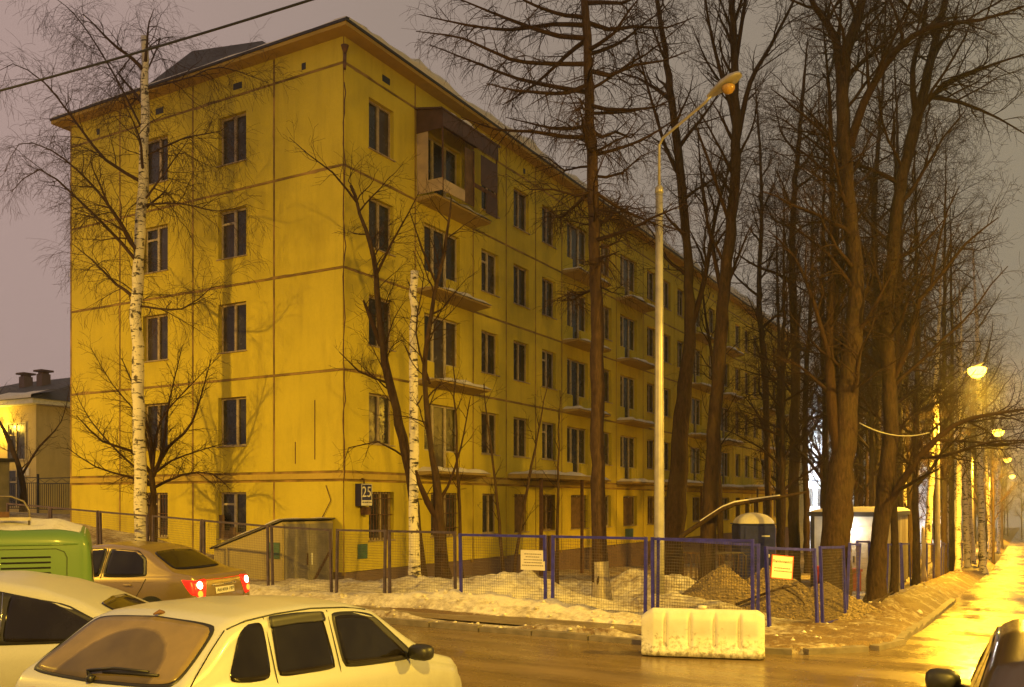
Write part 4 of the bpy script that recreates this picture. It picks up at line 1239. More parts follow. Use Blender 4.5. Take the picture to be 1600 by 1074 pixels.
# --- small tree by the left house, and the crown behind the building's left edge
d = 33
tree('garden_tree', 'crooked light-barked tree before the house at far left', 'tree',
     [pxpath([(38, 800, d, .12), (33, 745, d, .10), (15, 690, d, .08), (-12, 640, d, .03)]),
      pxpath([(33, 745, d, .05), (60, 700, d, .04), (95, 660, d, .02), (110, 600, d, .008)])], SHRUB, M_bark, M_twig, 83, tmin=.3, thin=.8)
# --- fallen and snapped boughs
fb = MB()
pth = resample(pxpath([(1062, 840, 22, .06), (1130, 795, 21.6, .055), (1148, 788, 21.5, .055), (1230, 775, 21.5, .04), (1262, 768, 21.6, .02)]), .2)
V, q = tube_batch([(pth[:, :3], pth[:, 3])], 8)
bo = tag(obj('broken_bough', mesh_np('broken_bough', V, q, True), M_bark), 'snapped bough hanging level across the trunks, dusted with snow', 'branch')
ps = pth.copy(); ps[:, 2] += ps[:, 3] * 0.85; ps[:, 3] *= 0.6
V, q = tube_batch([(ps[3:-3, :3], ps[3:-3, 3])], 6)
obj('snow_dusting', mesh_np('snow_dusting', V, q, True), M_cleansnow, bo)
# ================================================================== STREET LAMPS
M_pole = simple('lamp post paint', (0.38, 0.35, 0.31), 0.38, 0.25, var=0.22, nscale=5)
M_lampglow = emissive('sodium lamp glass', (1.0, 0.60, 0.05), 12.0)
M_lampoff = simple('unlit lamp glass', (0.45, 0.26, 0.06), 0.15, var=0.2, nscale=20)
M_whiteglow = emissive('white lamp glass', (0.85, 0.92, 1.0), 30.0)
def street_lamp(label, x, y, height, reach, ang, lit=True, watts=0, colour=None, tilt=22, glow=None, aim=None, group='street lamps', cone=176, blend=0.8, arm_rise=0.9, rad=0.10, col_gap=0.8):
    z0 = top_z(x, y) - 0.1
    t = thing('street_lamp', label, 'street lamp', (x, y, z0), ang, group)
    H = height + 0.1
    col_h = H - arm_rise - col_gap
    MB().tube([(0, 0, 0), (0, 0, 1.2), (0, 0, col_h * .6), (0, 0, col_h)], [rad * 1.3, rad * 1.25, rad * 1.05, rad * .85], 14).build('pole', M_pole, t)
    MB().lathe([(rad * .9, 0), (rad * 1.02, .01), (rad * 1.0, .10), (rad * .5, .16)], 12, c=(0, 0, col_h - 0.05)).build('collar', M_pole, t)
    am = MB(); am.tube([(0, 0, col_h), (0, 0, H - arm_rise), (reach * .08, 0, H - arm_rise + .12), (reach * .9, 0, H - 0.08), (reach, 0, H)], [.028] * 5, 8)
    am.build('arm', M_pole, t)
    s = arm_rise / max(reach, .1); tl = math.atan(s) * 0.6
    c, sn = math.cos(tl), math.sin(tl)
    hd = MB()
    prof = [(-.05, .06, .05), (.10, .11, .08), (.32, .15, .12), (.52, .15, .11), (.66, .09, .07), (.70, .02, .02)]
    rows = []
    for px_, w_, h_ in prof:
        row = []
        for k in range(12):
            a = 2 * PI * k / 12
            yy = w_ * math.cos(a); zz = h_ * math.sin(a) * (1 if math.sin(a) > 0 else .35)
            row.append((reach + px_ * c - zz * sn, yy, H + px_ * sn + zz * c))
        rows.append(row)
    hd.grid(rows, closed=True)
    head = hd.build('lamp_head', M_pole, t)
    gl = MB()
    gc = (reach + .40 * c + .05 * sn, 0, H + .40 * sn - .06)
    k_ = 1.7 if lit else .62  # lit globes oversized, the glare is put into their shape
    gl.lathe([(.02 * k_, -.24 * k_), (.12 * k_, -.20 * k_), (.19 * k_, -.10 * k_), (.20 * k_, -.02 * k_), (.14 * k_, .02)], 14, c=gc)
    gl.build('lamp_glass', (glow or M_lampglow) if lit else M_lampoff, head)
    if lit and watts:
        ld = bpy.data.lights.new('lamp_light', 'SPOT'); ld.energy = watts; ld.color = colour or SODIUM
        ld.spot_size = math.radians(cone); ld.spot_blend = blend; ld.shadow_soft_size = 0.22
        lo = bpy.data.objects.new('lamp_light', ld); COL.objects.link(lo); lo.parent = t
        lo.location = (gc[0], 0, gc[2] - .58)
        a_loc = (math.cos(aim - ang), math.sin(aim - ang)) if aim is not None else (1, 0)
        dv = Vector((a_loc[0] * math.sin(math.radians(tilt)), a_loc[1] * math.sin(math.radians(tilt)), -math.cos(math.radians(tilt))))
        lo.rotation_euler = dv.to_track_quat('-Z', 'Y').to_euler()
    return t
x, y = at(1030, 17.8)
street_lamp('unlit pale lamp post rising behind the white plastic barrier', x, y, 9.62, 1.25, -0.35, lit=False, arm_rise=0.55, rad=0.082, col_gap=0.90)
street_lamp('nearest lit street lamp with glaring yellow head over the street fence', -3.0, 39.3, 8.1, 1.0, 0.0, watts=LAMP_W * 1.1, colour=(1.0, .52, .03), aim=-PI / 2, tilt=14, rad=.08)
street_lamp('second lit street lamp down the street', -2.95, 64.5, 8.3, 1.1, 0.0, watts=LAMP_W * 1.6, colour=(1.0, .52, .03), tilt=5, rad=.08)
street_lamp('third lit street lamp down the street', -2.9, 95, 8.3, 1.1, 0.0, watts=LAMP_W * 1.4, colour=(1.0, .52, .03), tilt=5, rad=.08)
street_lamp('farthest lit street lamp at the end of the street', -2.9, 130, 8.3, 1.1, 0.0, watts=LAMP_W * 1.4, colour=(1.0, .52, .03), tilt=5, rad=.08)
# the lamps on the near side of the cross street, reflected in the car windows
street_lamp('lit street lamp across the road from the end wall, behind the parked van', -24.5, -1.5, 9.0, 1.4, PI / 2, watts=LAMP_W * 1.02, aim=PI / 2 + .08, tilt=33, cone=172, blend=1.0)
street_lamp('lit street lamp on the near pavement behind the parked cars', 5.0, -5.0, 9.5, 1.4, PI / 2 + .4, watts=LAMP_W * 1.25, aim=PI / 2 + .65, tilt=36, cone=172, blend=1.0)

street_lamp('lit street lamp on the far corner of the street, opposite the fence corner', 8.5, 15.5, 9.0, 1.4, PI, watts=LAMP_W * 1.15, aim=PI + .15, tilt=30, cone=172, blend=1.0)
# ================================================================== FENCE PANELS
def wire_mesh(L, H, sp=0.05, r=0.0026):
    polys = []
    n = int(L / sp)
    for k in range(1, n): polys.append((np.array([(L * k / n, 0, 0), (L * k / n, 0, H)]), [r, r]))
    n = int(H / sp)
    for k in range(1, n): polys.append((np.array([(0, .003, H * k / n), (L, .003, H * k / n)]), [r, r]))
    return polys_mesh('wire_mesh', polys)
MESH_UNIT = wire_mesh(1.9, 1.28); MESH_UNIT.materials.append(M_wire)
MESH_FAR = wire_mesh(1.9, 1.28, 0.10, 0.003); MESH_FAR.materials.append(M_wire)
def fence_panel(a, b, mat, label, group, H=1.5, lean=0.0, dza=0.0, dzb=0.0, far=False, mesh=True, postw=0.05, foot=0.14):
    ax, ay = a; bx, by = b
    za = gz(ax, ay) + 0.10 + dza; zb_ = gz(bx, by) + 0.10 + dzb
    L = math.hypot(bx - ax, by - ay); ang = math.atan2(by - ay, bx - ax)
    t = thing('fence_panel', label, 'fence panel', (ax, ay, za), ang, group)
    t.rotation_euler = (lean, 0, ang)
    dz = zb_ - za; g = 0.07
    for xx, zz in ((g, dz * g / L), (L - g, dz * (L - g) / L)):
        MB().box(xx - postw / 2, xx + postw / 2, -postw / 2, postw / 2, zz - foot, zz + H).build('post', mat, t)
    for zz, w in ((H - 0.028, 0.045), (0.06, 0.045)):
        MB().beam((g + .026, 0, zz + dz * g / L), (L - g - .026, 0, zz + dz * (L - g) / L), w * .8, w).build('rail', mat, t)
    if mesh:
        m = obj('wire_mesh', MESH_FAR if far else MESH_UNIT, None, t, (g + .03, 0, .09 + dz * g / L))
        m['kind'] = 'stuff'
        m.scale = ((L - 2 * g - .06) / 1.9, 1, (H - .15) / 1.28)
        sh = dz / L
        if abs(sh) > .005: m.rotation_euler = (0, -math.atan(sh), 0)
    return t
FY = 14.72
xs_ = [-24.6, -22.6, -20.5, -18.6, -16.75, -14.6, -12.75, -11.35, -9.6, -7.62, -5.66, -3.8]
labs = ['mesh fence panel at far left beyond the green van', 'mesh fence panel just left of the birch foot, second from the far left', 'mesh fence panel before the birch foot, left of the gold sedan roof',
        'mesh fence panel directly above the gold sedan roof', 'mesh fence panel before the sloping cellar roof', 'mesh fence panel before the grey cellar doors, right of the gold sedan',
        'narrow mesh fence panel under the house number sign', 'mesh fence panel before the foot of the branchless birch stem', 'blue mesh fence panel between the branchless birch and the white notice',
        'blue mesh fence panel bearing the white printed notice', 'blue mesh fence panel before the whitewashed larch foot', ]
for i in range(len(xs_) - 1):
    mt = M_lamplitfence if i < 8 else M_bluefence
    dza = 0.0 if i > 2 else 0.1
    fence_panel((xs_[i], FY + 0.02 * (i % 2)), (xs_[i + 1], FY + 0.02 * ((i + 1) % 2)), mt, labs[i], 'mesh fence panels along the cross street', lean=(-0.02, 0.015, 0.03)[i % 3], H=1.5 if i < 8 else 1.46)
fence_panel((-5.6, 14.78), (-3.78, 15.0), M_bluefence, 'blue mesh fence panel behind the white plastic barrier', 'mesh fence panels along the cross street', lean=-0.05, dzb=-.08, H=1.46)
fence_panel((-3.72, 15.05), (-3.12, 16.35), M_bluefence, 'blue mesh fence panel with the red-edged notice, before the gravel heap', 'mesh fence panels along the cross street', lean=-0.05, dza=-.08, dzb=-.10, H=1.42)
fence_panel((-3.1, 16.4), (-2.95, 18.0), M_bluefence, 'blue mesh fence panel turning the corner by the massive tree', 'mesh fence panels along the cross street', lean=-0.03, dza=-.08, dzb=-.03, H=1.44)
yy = 18.05; k = 0
CNT = ['first', 'second', 'third', 'fourth', 'fifth', 'sixth', 'seventh', 'eighth', 'ninth', 'tenth', 'eleventh', 'twelfth', 'thirteenth', 'fourteenth', 'fifteenth', 'sixteenth', 'seventeenth', 'eighteenth']
rng = random.Random(8)
xa = -2.97
for k in range(18):
    ln = 2.1 if k < 6 else 2.6
    xb = -3.05 - 0.01 * k + rng.uniform(-.06, .06)
    fence_panel((xa, yy), (xb, yy + ln), M_bluefence, CNT[k] + ' dark mesh fence panel along the street after the corner', 'mesh fence panels along the street', lean=rng.uniform(-.05, .05), far=True, H=1.5 + rng.uniform(-.04, .03))
    xa = xb + rng.uniform(-.05, .05); yy += ln + 0.03
# notices
M_paper = simple('notice paper', (0.80, 0.74, 0.58), 0.6, var=0.06)
M_ink = simple('notice print', (0.22, 0.17, 0.11), 0.7, var=0.2)
M_redink = simple('notice red edge', (0.62, 0.10, 0.02), 0.6, var=0.1)
nt_ = thing('notice_board', 'white printed notice fixed to the blue mesh fence', 'notice', (-8.19, FY - .035, 0.89))
MB().box(0, .51, 0, .012, 0, .37).build('board', M_paper, nt_)
rng = random.Random(2)
for r_, (a, b) in enumerate(((.08, .44), (.11, .40), (.07, .45), (.07, .45), (.03, .48))):
    ln = MB(); x_ = a
    while x_ < b:
        w_ = rng.uniform(.012, .04); ln.box(x_, min(x_ + w_, b), -.003, -.001, .29 - r_ * .053, .305 - r_ * .053); x_ += w_ + .008
    ln.build('printed_line', M_ink, nt_)
nt2 = thing('warning_notice', 'white warning notice with red edge hung askew on the fence', 'notice', P(1203, 902, 14.7), 0.72)
nt2.rotation_euler = (-.05, .10, 0.72)
MB().box(0, .36, -.05, -.035, 0, .36).build('board', M_paper, nt2)
eg = MB(); eg.box(-.012, .372, -.054, -.032, -.013, 0).box(-.012, .372, -.054, -.032, .36, .373).box(-.013, 0, -.054, -.032, 0, .36).box(.36, .373, -.054, -.032, 0, .36)
eg.build('red_edge', M_redink, nt2)
text_mesh('heading', 'Внимание!', .068, M_ink, nt2, (.18, -.052, .27), (PI / 2, 0, 0), .001)
for zz in (.155, .105):
    ln = MB(); x_ = .04
    while x_ < .32:
        w_ = rng.uniform(.012, .035); ln.box(x_, x_ + w_, -.053, -.051, zz, zz + .014); x_ += w_ + .008
    ln.build('printed_line', M_ink, nt2)

# ================================================================== WHITE PLASTIC ROAD BARRIER
M_plastic, nt, b = new_mat('white translucent plastic')
b.inputs['Base Color'].default_value = (0.80, 0.78, 0.66, 1)
setp(b, Roughness=0.42)
b.inputs['Subsurface Weight'].default_value = 0.25
b.inputs['Subsurface Radius'].default_value = (0.08, 0.07, 0.04)
f_ = tex_noise(nt, geo_pos(nt), 3.0, 6, .6)
pc = ramp(nt, f_, [(.35, (.74, .72, .62)), (.75, (.60, .55, .42))])
sp_ = tex_noise(nt, geo_pos(nt), 16, 6, .7); sepz = nt.nodes.new('ShaderNodeSeparateXYZ'); nt.links.new(geo_pos(nt), sepz.inputs[0])
hz_ = nt.nodes.new('ShaderNodeMapRange'); hz_.inputs['From Min'].default_value = 0.0; hz_.inputs['From Max'].default_value = .5; hz_.inputs['To Min'].default_value = .16; hz_.inputs['To Max'].default_value = -.08
nt.links.new(sepz.outputs['Z'], hz_.inputs['Value']); ad_ = nt.nodes.new('ShaderNodeMath'); nt.links.new(sp_, ad_.inputs[0]); nt.links.new(hz_.outputs[0], ad_.inputs[1])
nt.links.new(mix(nt, ramp(nt, ad_.outputs[0], [(.56, 0.0), (.72, .75)]), pc, (.16, .12, .07)), b.inputs['Base Color'])
c = P(1003, 1022, 12.75); e_ = P(1194, 1027, 12.4)
bar = thing('road_barrier', 'white plastic water-filled road barrier standing at the kerb', 'barrier', (c.x, c.y, 0.0), math.atan2(e_.y - c.y, e_.x - c.x))
L = math.hypot(e_.x - c.x, e_.y - c.y)
rows = []; nst = 120; H = .66
for i in range(nst + 1):
    u = i / nst; x_ = u * L
    groove = 0
    for gx in (.20, .40, .60, .80):
        groove = max(groove, math.exp(-((u - gx) / .012) ** 2))
    endl = min(1, u / .10); endr = min(1, (1 - u) / .06)
    top = H * (1 - .17 * (1 - endl) ** 1.4 - .10 * (1 - endr) ** 1.6)
    wid = 1 - .35 * (1 - endl) ** 1.2 - .22 * (1 - endr) ** 1.3
    prof = [(-.24, 0.02), (-.245, .08), (-.225, .13), (-.185, .17), (-.165, .34), (-.15, .50), (-.13, .60), (-.09, .655), (0, .665),
            (.09, .655), (.13, .60), (.15, .50), (.165, .34), (.185, .17), (.225, .13), (.245, .08), (.24, .02)]
    row = []
    for py_, pz_ in prof:
        gg = groove * .05 * (1 if .15 < pz_ < .56 else 0)
        sg_ = 1 if py_ > 0 else -1
        row.append((x_, (py_ - sg_ * gg) * wid, pz_ / .665 * top))
    rows.append(row)
m_ = MB(); m_.grid(rows, closed=True)
m_.f.append(list(range(17))[::-1]); m_.sm.append(False); o_ = len(m_.v) - 17; m_.f.append([o_ + k for k in range(17)]); m_.sm.append(False)
m_.build('barrier_shell', M_plastic, bar)
MB().lathe([(.05, 0), (.06, .015), (.06, .04), (.02, .045)], 12, c=(L * .5, 0, .662)).build('filler_cap', M_plastic, bar)

# ================================================================== GRAVEL HEAP
gx0, gy0 = at(1185, 18.4)
gh = thing('gravel_heap', 'brown gravel heap behind the blue fence at the corner', 'gravel heap', (gx0, gy0, gz(gx0, gy0)))
def heap_h(x, y):
    h = 0
    for cx_, cy_, r_, hh in ((-.75, -.1, 1.25, 1.10), (.30, .1, 1.6, 1.08), (1.25, -.3, 1.4, .78), (-1.35, -.5, 1.0, .55), (.6, -1.0, 1.1, .55)):
        dd = math.hypot(x - cx_, y - cy_) / r_
        h = max(h, hh * max(0, 1 - dd * .92))
    return h + .05 * noise.noise(Vector((x * 2.6, y * 2.6, 3))) * min(1, h * 6)
# local axes are world axes; turn the lobes to the camera's right
def cam_local(lx, ly): return (CS * lx - SN * ly, SN * lx + CS * ly)
rows = []
for j in range(49):
    row = []
    for i in range(65):
        lx = -2.4 + 4.9 * i / 64; ly = -2.2 + 4.2 * j / 48
        wx, wy = cam_local(lx, ly)
        row.append((wx, wy, heap_h(lx, ly) - .03 + (gz(gx0 + wx, gy0 + wy) - gz(gx0, gy0)) + .02))
    rows.append(row)
m_ = MB(); m_.grid(rows); m_.build('mound', M_soil, gh)
rngn = np.random.RandomState(5); Vs = []; Fs = []
octv = np.array([(1, 0, 0), (-1, 0, 0), (0, 1, 0), (0, -1, 0), (0, 0, 1), (0, 0, -1)], float)
octf = np.array([(0, 2, 4), (2, 1, 4), (1, 3, 4), (3, 0, 4), (2, 0, 5), (1, 2, 5), (3, 1, 5), (0, 3, 5)])
cnt = 0
while cnt < 7000:
    lx = rngn.uniform(-2.3, 2.4); ly = rngn.uniform(-2.0, 1.6); h = heap_h(lx, ly)
    if h < .02 and rngn.rand() > .06: continue
    wx, wy = cam_local(lx, ly)
    s = np.array([.022, .018, .014]) * rngn.uniform(.5, 1.5) * (1.7 if rngn.rand() < .04 else 1)
    a = rngn.uniform(0, 6.28); rot = np.array([[math.cos(a), -math.sin(a), 0], [math.sin(a), math.cos(a), 0], [0, 0, 1]])
    v = (octv * s * rngn.uniform(.7, 1.3, (6, 3))) @ rot.T + np.array([wx, wy, h + .0 + gz(gx0 + wx, gy0 + wy) - gz(gx0, gy0)])
    Vs.append(v); Fs.append(octf + cnt * 6); cnt += 1
st = obj('stones', mesh_np('stones', np.concatenate(Vs), np.concatenate(Fs)), M_gravel, gh); st['kind'] = 'stuff'
for i, (a, b2, r, lab) in enumerate(((P(1150, 945, 17.0), P(1245, 915, 17.4), .028, 'dark fallen branch lying across the gravel heap'), (P(1222, 918, 17.3), P(1258, 945, 17.0), .022, 'short dark stick lying on the right slope of the gravel heap'),
                                    (P(1340, 975, 17.6), P(1395, 925, 19.5), .035, 'grey pole lying propped at the fence corner'))):
    pts = [tuple(a), tuple(a.lerp(b2, .35) + Vector((0, 0, .03))), tuple(a.lerp(b2, .7) + Vector((0, 0, .05))), tuple(b2)]
    tag(obj('fallen_branch', MB().tube(pts, [r, r * .9, r * .75, r * .4], 7).mesh('fallen_branch'), M_bark), lab, 'branch', 'fallen wood at the gravel heap')
# clods and lumps of ice at the foot of the fence and in the gutter
rng = random.Random(15)
Vs = []; Fs = []; cnt = 0
ico = bmesh.new(); bmesh.ops.create_icosphere(ico, subdivisions=1, radius=1.0)
iv = np.array([v.co[:] for v in ico.verts]); ifc = np.array([[v.index for v in f.verts] for f in ico.faces]); ico.free()
for k in range(170):
    q = rng.random()
    if q < .45: x_ = rng.uniform(-15, -4.4); y_ = rng.gauss(14.3, .22)
    elif q < .7: x_ = rng.uniform(-13, -3.4); y_ = rng.gauss(13.0, .10)
    elif q < .85: x_ = rng.uniform(-4.2, -2.2); y_ = rng.uniform(13.4, 17)
    else: x_ = rng.gauss(-2.4, .3); y_ = rng.uniform(18, 34)
    s = rng.uniform(.015, .05) * (1.6 if rng.random() < .06 else 1)
    jit = np.array([[rng.uniform(.7, 1.3) for _ in range(3)] for _ in range(len(iv))])
    v = iv * jit * np.array([s, s, s * .7]) + np.array([x_, y_, top_z(x_, y_) + s * .02])
    Vs.append(v); Fs.append(ifc + cnt * len(iv)); cnt += 1
o_ = obj('snow_clods', mesh_np('snow_clods', np.concatenate(Vs), np.concatenate(Fs), True), snow_mat('clod snow', lo=.45, hi=.7, attr=False))
o_['kind'] = 'stuff'; o_['label'] = 'loose clods of dirty snow along the fence foot and kerb'; o_['category'] = 'snow'

# ================================================================== SITE CABIN, TOILET, BARRIERS IN THE YARD
cz = gz(-3.6, 29) - .1
cab = thing('site_cabin', 'pale site cabin with snow on its flat roof and a lit white lamp', 'cabin', (-3.65, 29.0, cz))
CW_, CL, CH = 2.15, 6.0, 2.45
MB().box(-CW_, 0, 0, CL, .15, CH).build('wall', M_cabin, cab)
MB().box(-CW_ - .08, .08, -.12, CL + .08, CH + .002, CH + .14).build('roof_edge', M_darkmetal, cab)
obj('roof_snow', snow_slab('roof_snow', CW_ + .16, CL + .2, .14, 31, nx_=30, ny_=30), M_cleansnow, cab, (-CW_ - .08, CL + .08, CH + .142))
for x_ in (-CW_ + .0, -.10): MB().box(x_ - .01, x_ + .11, -.03, -.004, .1, CH).build('corner_post', M_darkmetal, cab)
dr_ = MB().box(-.95, -.20, -.04, -.004, .22, 2.15).build('door', M_framelight, cab)
MB().box(-.90, -.86, -.07, -.042, 1.05, 1.25).build('handle', M_black, dr_)
MB().box(-1.0, -.95, -.06, -.004, .2, 2.2).build('door_frame', M_frame, cab); MB().box(-.20, -.15, -.06, -.004, .2, 2.2).build('door_frame', M_frame, cab)
for z_ in (1.25, .62): MB().box(-1.62, -1.05, -.05, -.004, z_, z_ + .12).build('red_trim', M_red, cab)
MB().box(-1.12, -1.05, -.052, -.004, .75, 1.24).build('red_trim', M_red, cab)
for k in range(10): MB().box(.003, .02, .15 + k * .58, .68 + k * .58, .2, CH - .05).build('side_panel', M_tarp if k % 3 else M_cabin, cab)
lb = MB(); lb.lathe([(.02, -.09), (.07, -.06), (.09, 0), (.07, .06), (.02, .09)], 14, c=(-.99, -.16, 2.02)); lb.build('lamp_globe', M_whiteglow, cab)
ld = bpy.data.lights.new('cabin_light', 'POINT'); ld.energy = 60; ld.color = (1.0, .93, .78); ld.shadow_soft_size = .09
lo = bpy.data.objects.new('cabin_light', ld); COL.objects.link(lo); lo.parent = cab; lo.location = (-.99, -.40, 2.02)
# red barrels / box at the cabin
for i, (px, dd, lab) in enumerate(((1331, 27, 'red box standing right of the massive trunk before the cabin'), (1285, 27.5, 'red box standing left of the massive trunk before the cabin'))):
    x_, y_ = at(px, dd)
    bx_ = thing('red_box', lab, 'box', (x_, y_, top_z(x_, y_) - .03), .5, 'red boxes before the cabin')
    bevel(MB().box(-.22, .22, -.2, .2, 0, .62).build('body', M_red, bx_), .03)
    MB().box(-.24, .24, -.22, .22, .622, .70).build('lid', M_red, bx_)
# portable toilet
x_, y_ = at(1177, 27.5)
pt = thing('portable_toilet', 'dark blue portable toilet with snow-capped domed roof', 'toilet', (x_, y_, top_z(x_, y_) - .05), -.55)
pt.rotation_euler = (0, 0, TH)
bevel(MB().box(-.54, .54, -.54, .54, .08, 1.98).build('shell', M_navy, pt), .05, 3)
MB().box(-.58, .58, -.58, .58, 0, .10).build('skid_base', M_black, pt)
MB().box(-.40, .40, -.565, -.545, .15, 1.90).build('door', M_navy, pt)
for k in range(5): MB().box(-.30, .30, -.58, -.567, .4 + k * .28, .44 + k * .28).build('door_rib', M_navy, pt)
MB().box(.28, .34, -.585, -.567, 1.0, 1.1).build('latch', M_white, pt)
MB().box(.10, .34, -.572, -.566, 1.62, 1.66).build('label_strip', M_white, pt)
rows = []
for (s, z_) in ((.57, 2.0), (.57, 2.06), (.50, 2.17), (.36, 2.27), (.15, 2.33), (.02, 2.34)):
    row = []
    for k in range(24):
        a = 2 * PI * k / 24; cx_, sx_ = math.cos(a), math.sin(a); sc = 1 / max(abs(cx_), abs(sx_)) ** .6
        row.append((s * cx_ * min(sc, 1.25), s * sx_ * min(sc, 1.25), z_))
    rows.append(row)
m_ = MB(); m_.grid(rows, closed=True); m_.build('roof_snow', M_cleansnow, pt)
MB().box(-.57, .57, -.57, .57, 1.985, 2.01).build('roof', M_navy, pt)
# steel crowd barriers before the facade
BL = ['left steel crowd barrier before the long facade', 'middle steel crowd barrier before the long facade', 'right steel crowd barrier, next to the blue portable toilet']
for i, (px, dd) in enumerate(((1062, 25.2), (1098, 24.8), (1135, 24.4))):
    x_, y_ = at(px, dd)
    cb_ = thing('crowd_barrier', BL[i], 'barrier', (x_, y_, top_z(x_, y_)), TH + .1, 'steel crowd barriers in the yard')
    MB().tube([(-.55, 0, 0), (-.55, 0, .95), (-.45, 0, 1.05), (.45, 0, 1.05), (.55, 0, .95), (.55, 0, 0)], [.02] * 6, 6).build('frame', M_rust if i < 2 else M_wire, cb_)
    MB().bar((-.55, 0, .2), (.55, 0, .2), .015).build('rail', M_rust, cb_)
    for k in range(8): MB().bar((-.48 + k * .137, 0, .2), (-.48 + k * .137, 0, 1.05), .009, 5).build('bar', M_rust, cb_)
# tarpaulin on the street fence
x_, y_ = at(1443, 30.5)
tp = MB(); rows = []
for j in range(13):
    row = []
    for i in range(17):
        u, v = i / 16, j / 12
        row.append((u * 1.25, .05 * math.sin(u * 9 + v * 2) * (.4 + v) + .03 * math.sin(v * 7 + u * 4), 1.95 - v * 1.85 + .05 * math.sin(u * 5)))
    rows.append(row)
tp.grid(rows)
to = tp.build('tarpaulin', M_tarp, None, (-3.02, 33.6, top_z(-3.3, 34) + .02)); to.rotation_euler = (0, 0, PI / 2 + .06)
md = to.modifiers.new('thickness', 'SOLIDIFY'); md.thickness = .008
tag(to, 'grey tarpaulin hung on the street fence beyond the cabin', 'tarpaulin')

# ================================================================== FAR BUILDINGS
def far_block(name, label, x0, x1, y0, y1, z0, z1, mat, wins):
    t = thing(name, label, 'building', (x0, y0, z0))
    MB().box(0, x1 - x0, 0, y1 - y0, 0, z1 - z0).build('wall', mat, t)
    MB().box(-.4, x1 - x0 + .4, -.4, y1 - y0 + .4, z1 - z0 + .002, z1 - z0 + .25).build('roof', M_roof, t)
    wm = MB().box(-.65, .65, -.03, .02, 0, 1.5).mesh('window'); wm.materials.append(M_pane)
    fm = MB().box(-.72, .72, -.045, -.031, -.06, 0).box(-.72, .72, -.045, -.031, 1.5, 1.56).box(-.72, -.65, -.045, -.031, 0, 1.5).box(.65, .72, -.045, -.031, 0, 1.5).box(-.03, .03, -.045, -.031, 0, 1.5).mesh('frame'); fm.materials.append(M_framelight)
    for (side, u, z_) in wins:
        if side == 'y': o = obj('window', wm, None, t, (u, 0, z_))
        else: o = obj('window', wm, None, t, (x1 - x0, u, z_), PI / 2)
        obj('frame', fm, None, o)
    return t
gzf = gz(-15, 82)
far_block('white_building', 'pale building lit white, glimpsed past the end of the yellow block', -27, -15.3, 74.5, 112, gzf - .3, gzf + 14.5, M_white,
          [('x', 2 + 3.2 * k, 1.6 + 2.7 * s) for k in range(9) for s in range(5)])
gzf = gz(-8, 98)
far_block('floodlit_building', 'low building glaring white behind the street birches', -13.5, -6.2, 97, 108, gzf - .3, gzf + 9.5, M_white,
          [('y', 1.2 + 2.4 * k, 1.4 + 2.9 * s) for k in range(3) for s in range(3)])
def floodlight(label, x, y, h, watts, target):
    z0 = top_z(x, y)
    t = thing('floodlight_mast', label, 'floodlight', (x, y, z0), 0, 'white floodlights on the far site')
    MB().bar((0, 0, 0), (0, 0, h), .06, 8).build('mast', M_zinc, t)
    tv = (Vector(target) - Vector((x, y, z0 + h))).normalized()
    hd = MB().box(-.18, .18, -.12, .12, -.05, .12).build('lamp_housing', M_darkmetal, t, (0, 0, h + .05)); 
    hd.rotation_euler = tv.to_track_quat('-Z', 'Y').to_euler()
    MB().box(-.15, .15, -.1, .1, -.065, -.052).build('lamp_glass', M_whiteglow, hd)
    ld = bpy.data.lights.new('flood', 'SPOT'); ld.energy = watts; ld.color = (.74, .84, 1.0); ld.spot_size = math.radians(125); ld.spot_blend = .5; ld.shadow_soft_size = .15
    lo = bpy.data.objects.new('flood', ld); COL.objects.link(lo); lo.parent = t
    lo.location = Vector((0, 0, h + .05)) + tv * .15; lo.rotation_euler = tv.to_track_quat('-Z', 'Y').to_euler()
floodlight('white floodlight mast before the pale building', -9.6, 77, 6.5, 17000, (-15.3, 80, 4))
floodlight('white floodlight mast before the low glaring building', -9.2, 86, 5.5, 8000, (-9, 98, 4))

# ---- house at far left
hz = 1.55
hs = thing('yellow_house', 'two storey pale yellow house with dark tiled roof at far left', 'house', (-43, 27.3, hz - .4))
M_house = wall_paint('house paint', (0.62, 0.50, 0.24))
MB().box(-16, 0, 0, 13, 0, 5.9).build('wall', M_house, hs)
MB().box(-16.5, .5, -.5, 13.5, 5.902, 6.15).build('cornice', M_white, hs)
hr = MB().add([(-16.6, -.6, 6.152), (.6, -.6, 6.152), (.6, 13.6, 6.152), (-16.6, 13.6, 6.152), (-12, 6.5, 8.5), (-3.5, 6.5, 8.5)], [(0, 1, 5, 4), (1, 2, 5), (2, 3, 4, 5), (3, 0, 4), (3, 2, 1, 0)]).build('roof', M_roof, hs)
for x_, y_ in ((-5.6, 4.0), (-7.6, 4.2)):
    ch = MB().box(x_ - .26, x_ + .26, y_ - .26, y_ + .26, 7.0, 8.3).build('chimney', M_plinth, hr)
    MB().box(x_ - .38, x_ + .38, y_ - .38, y_ + .38, 8.42, 8.52).build('chimney_cap', M_rust, hr)
    MB().box(x_ - .2, x_ + .2, y_ - .2, y_ + .2, 8.3, 8.42).build('chimney_neck', M_rust, hr)
rows = []
for i in range(41):
    x_ = -16.6 + 17.2 * i / 40; th = max(.02, .12 + .2 * noise.noise(Vector((x_ * .9, 2, 5))))
    rows.append([(x_, -.66, 6.16), (x_, -.64, 6.18 + th), (x_, .3, 6.5 + th), (x_, .9, 6.72)])
m_ = MB(); m_.grid(rows); m_.build('roof_snow', M_cleansnow, hr)
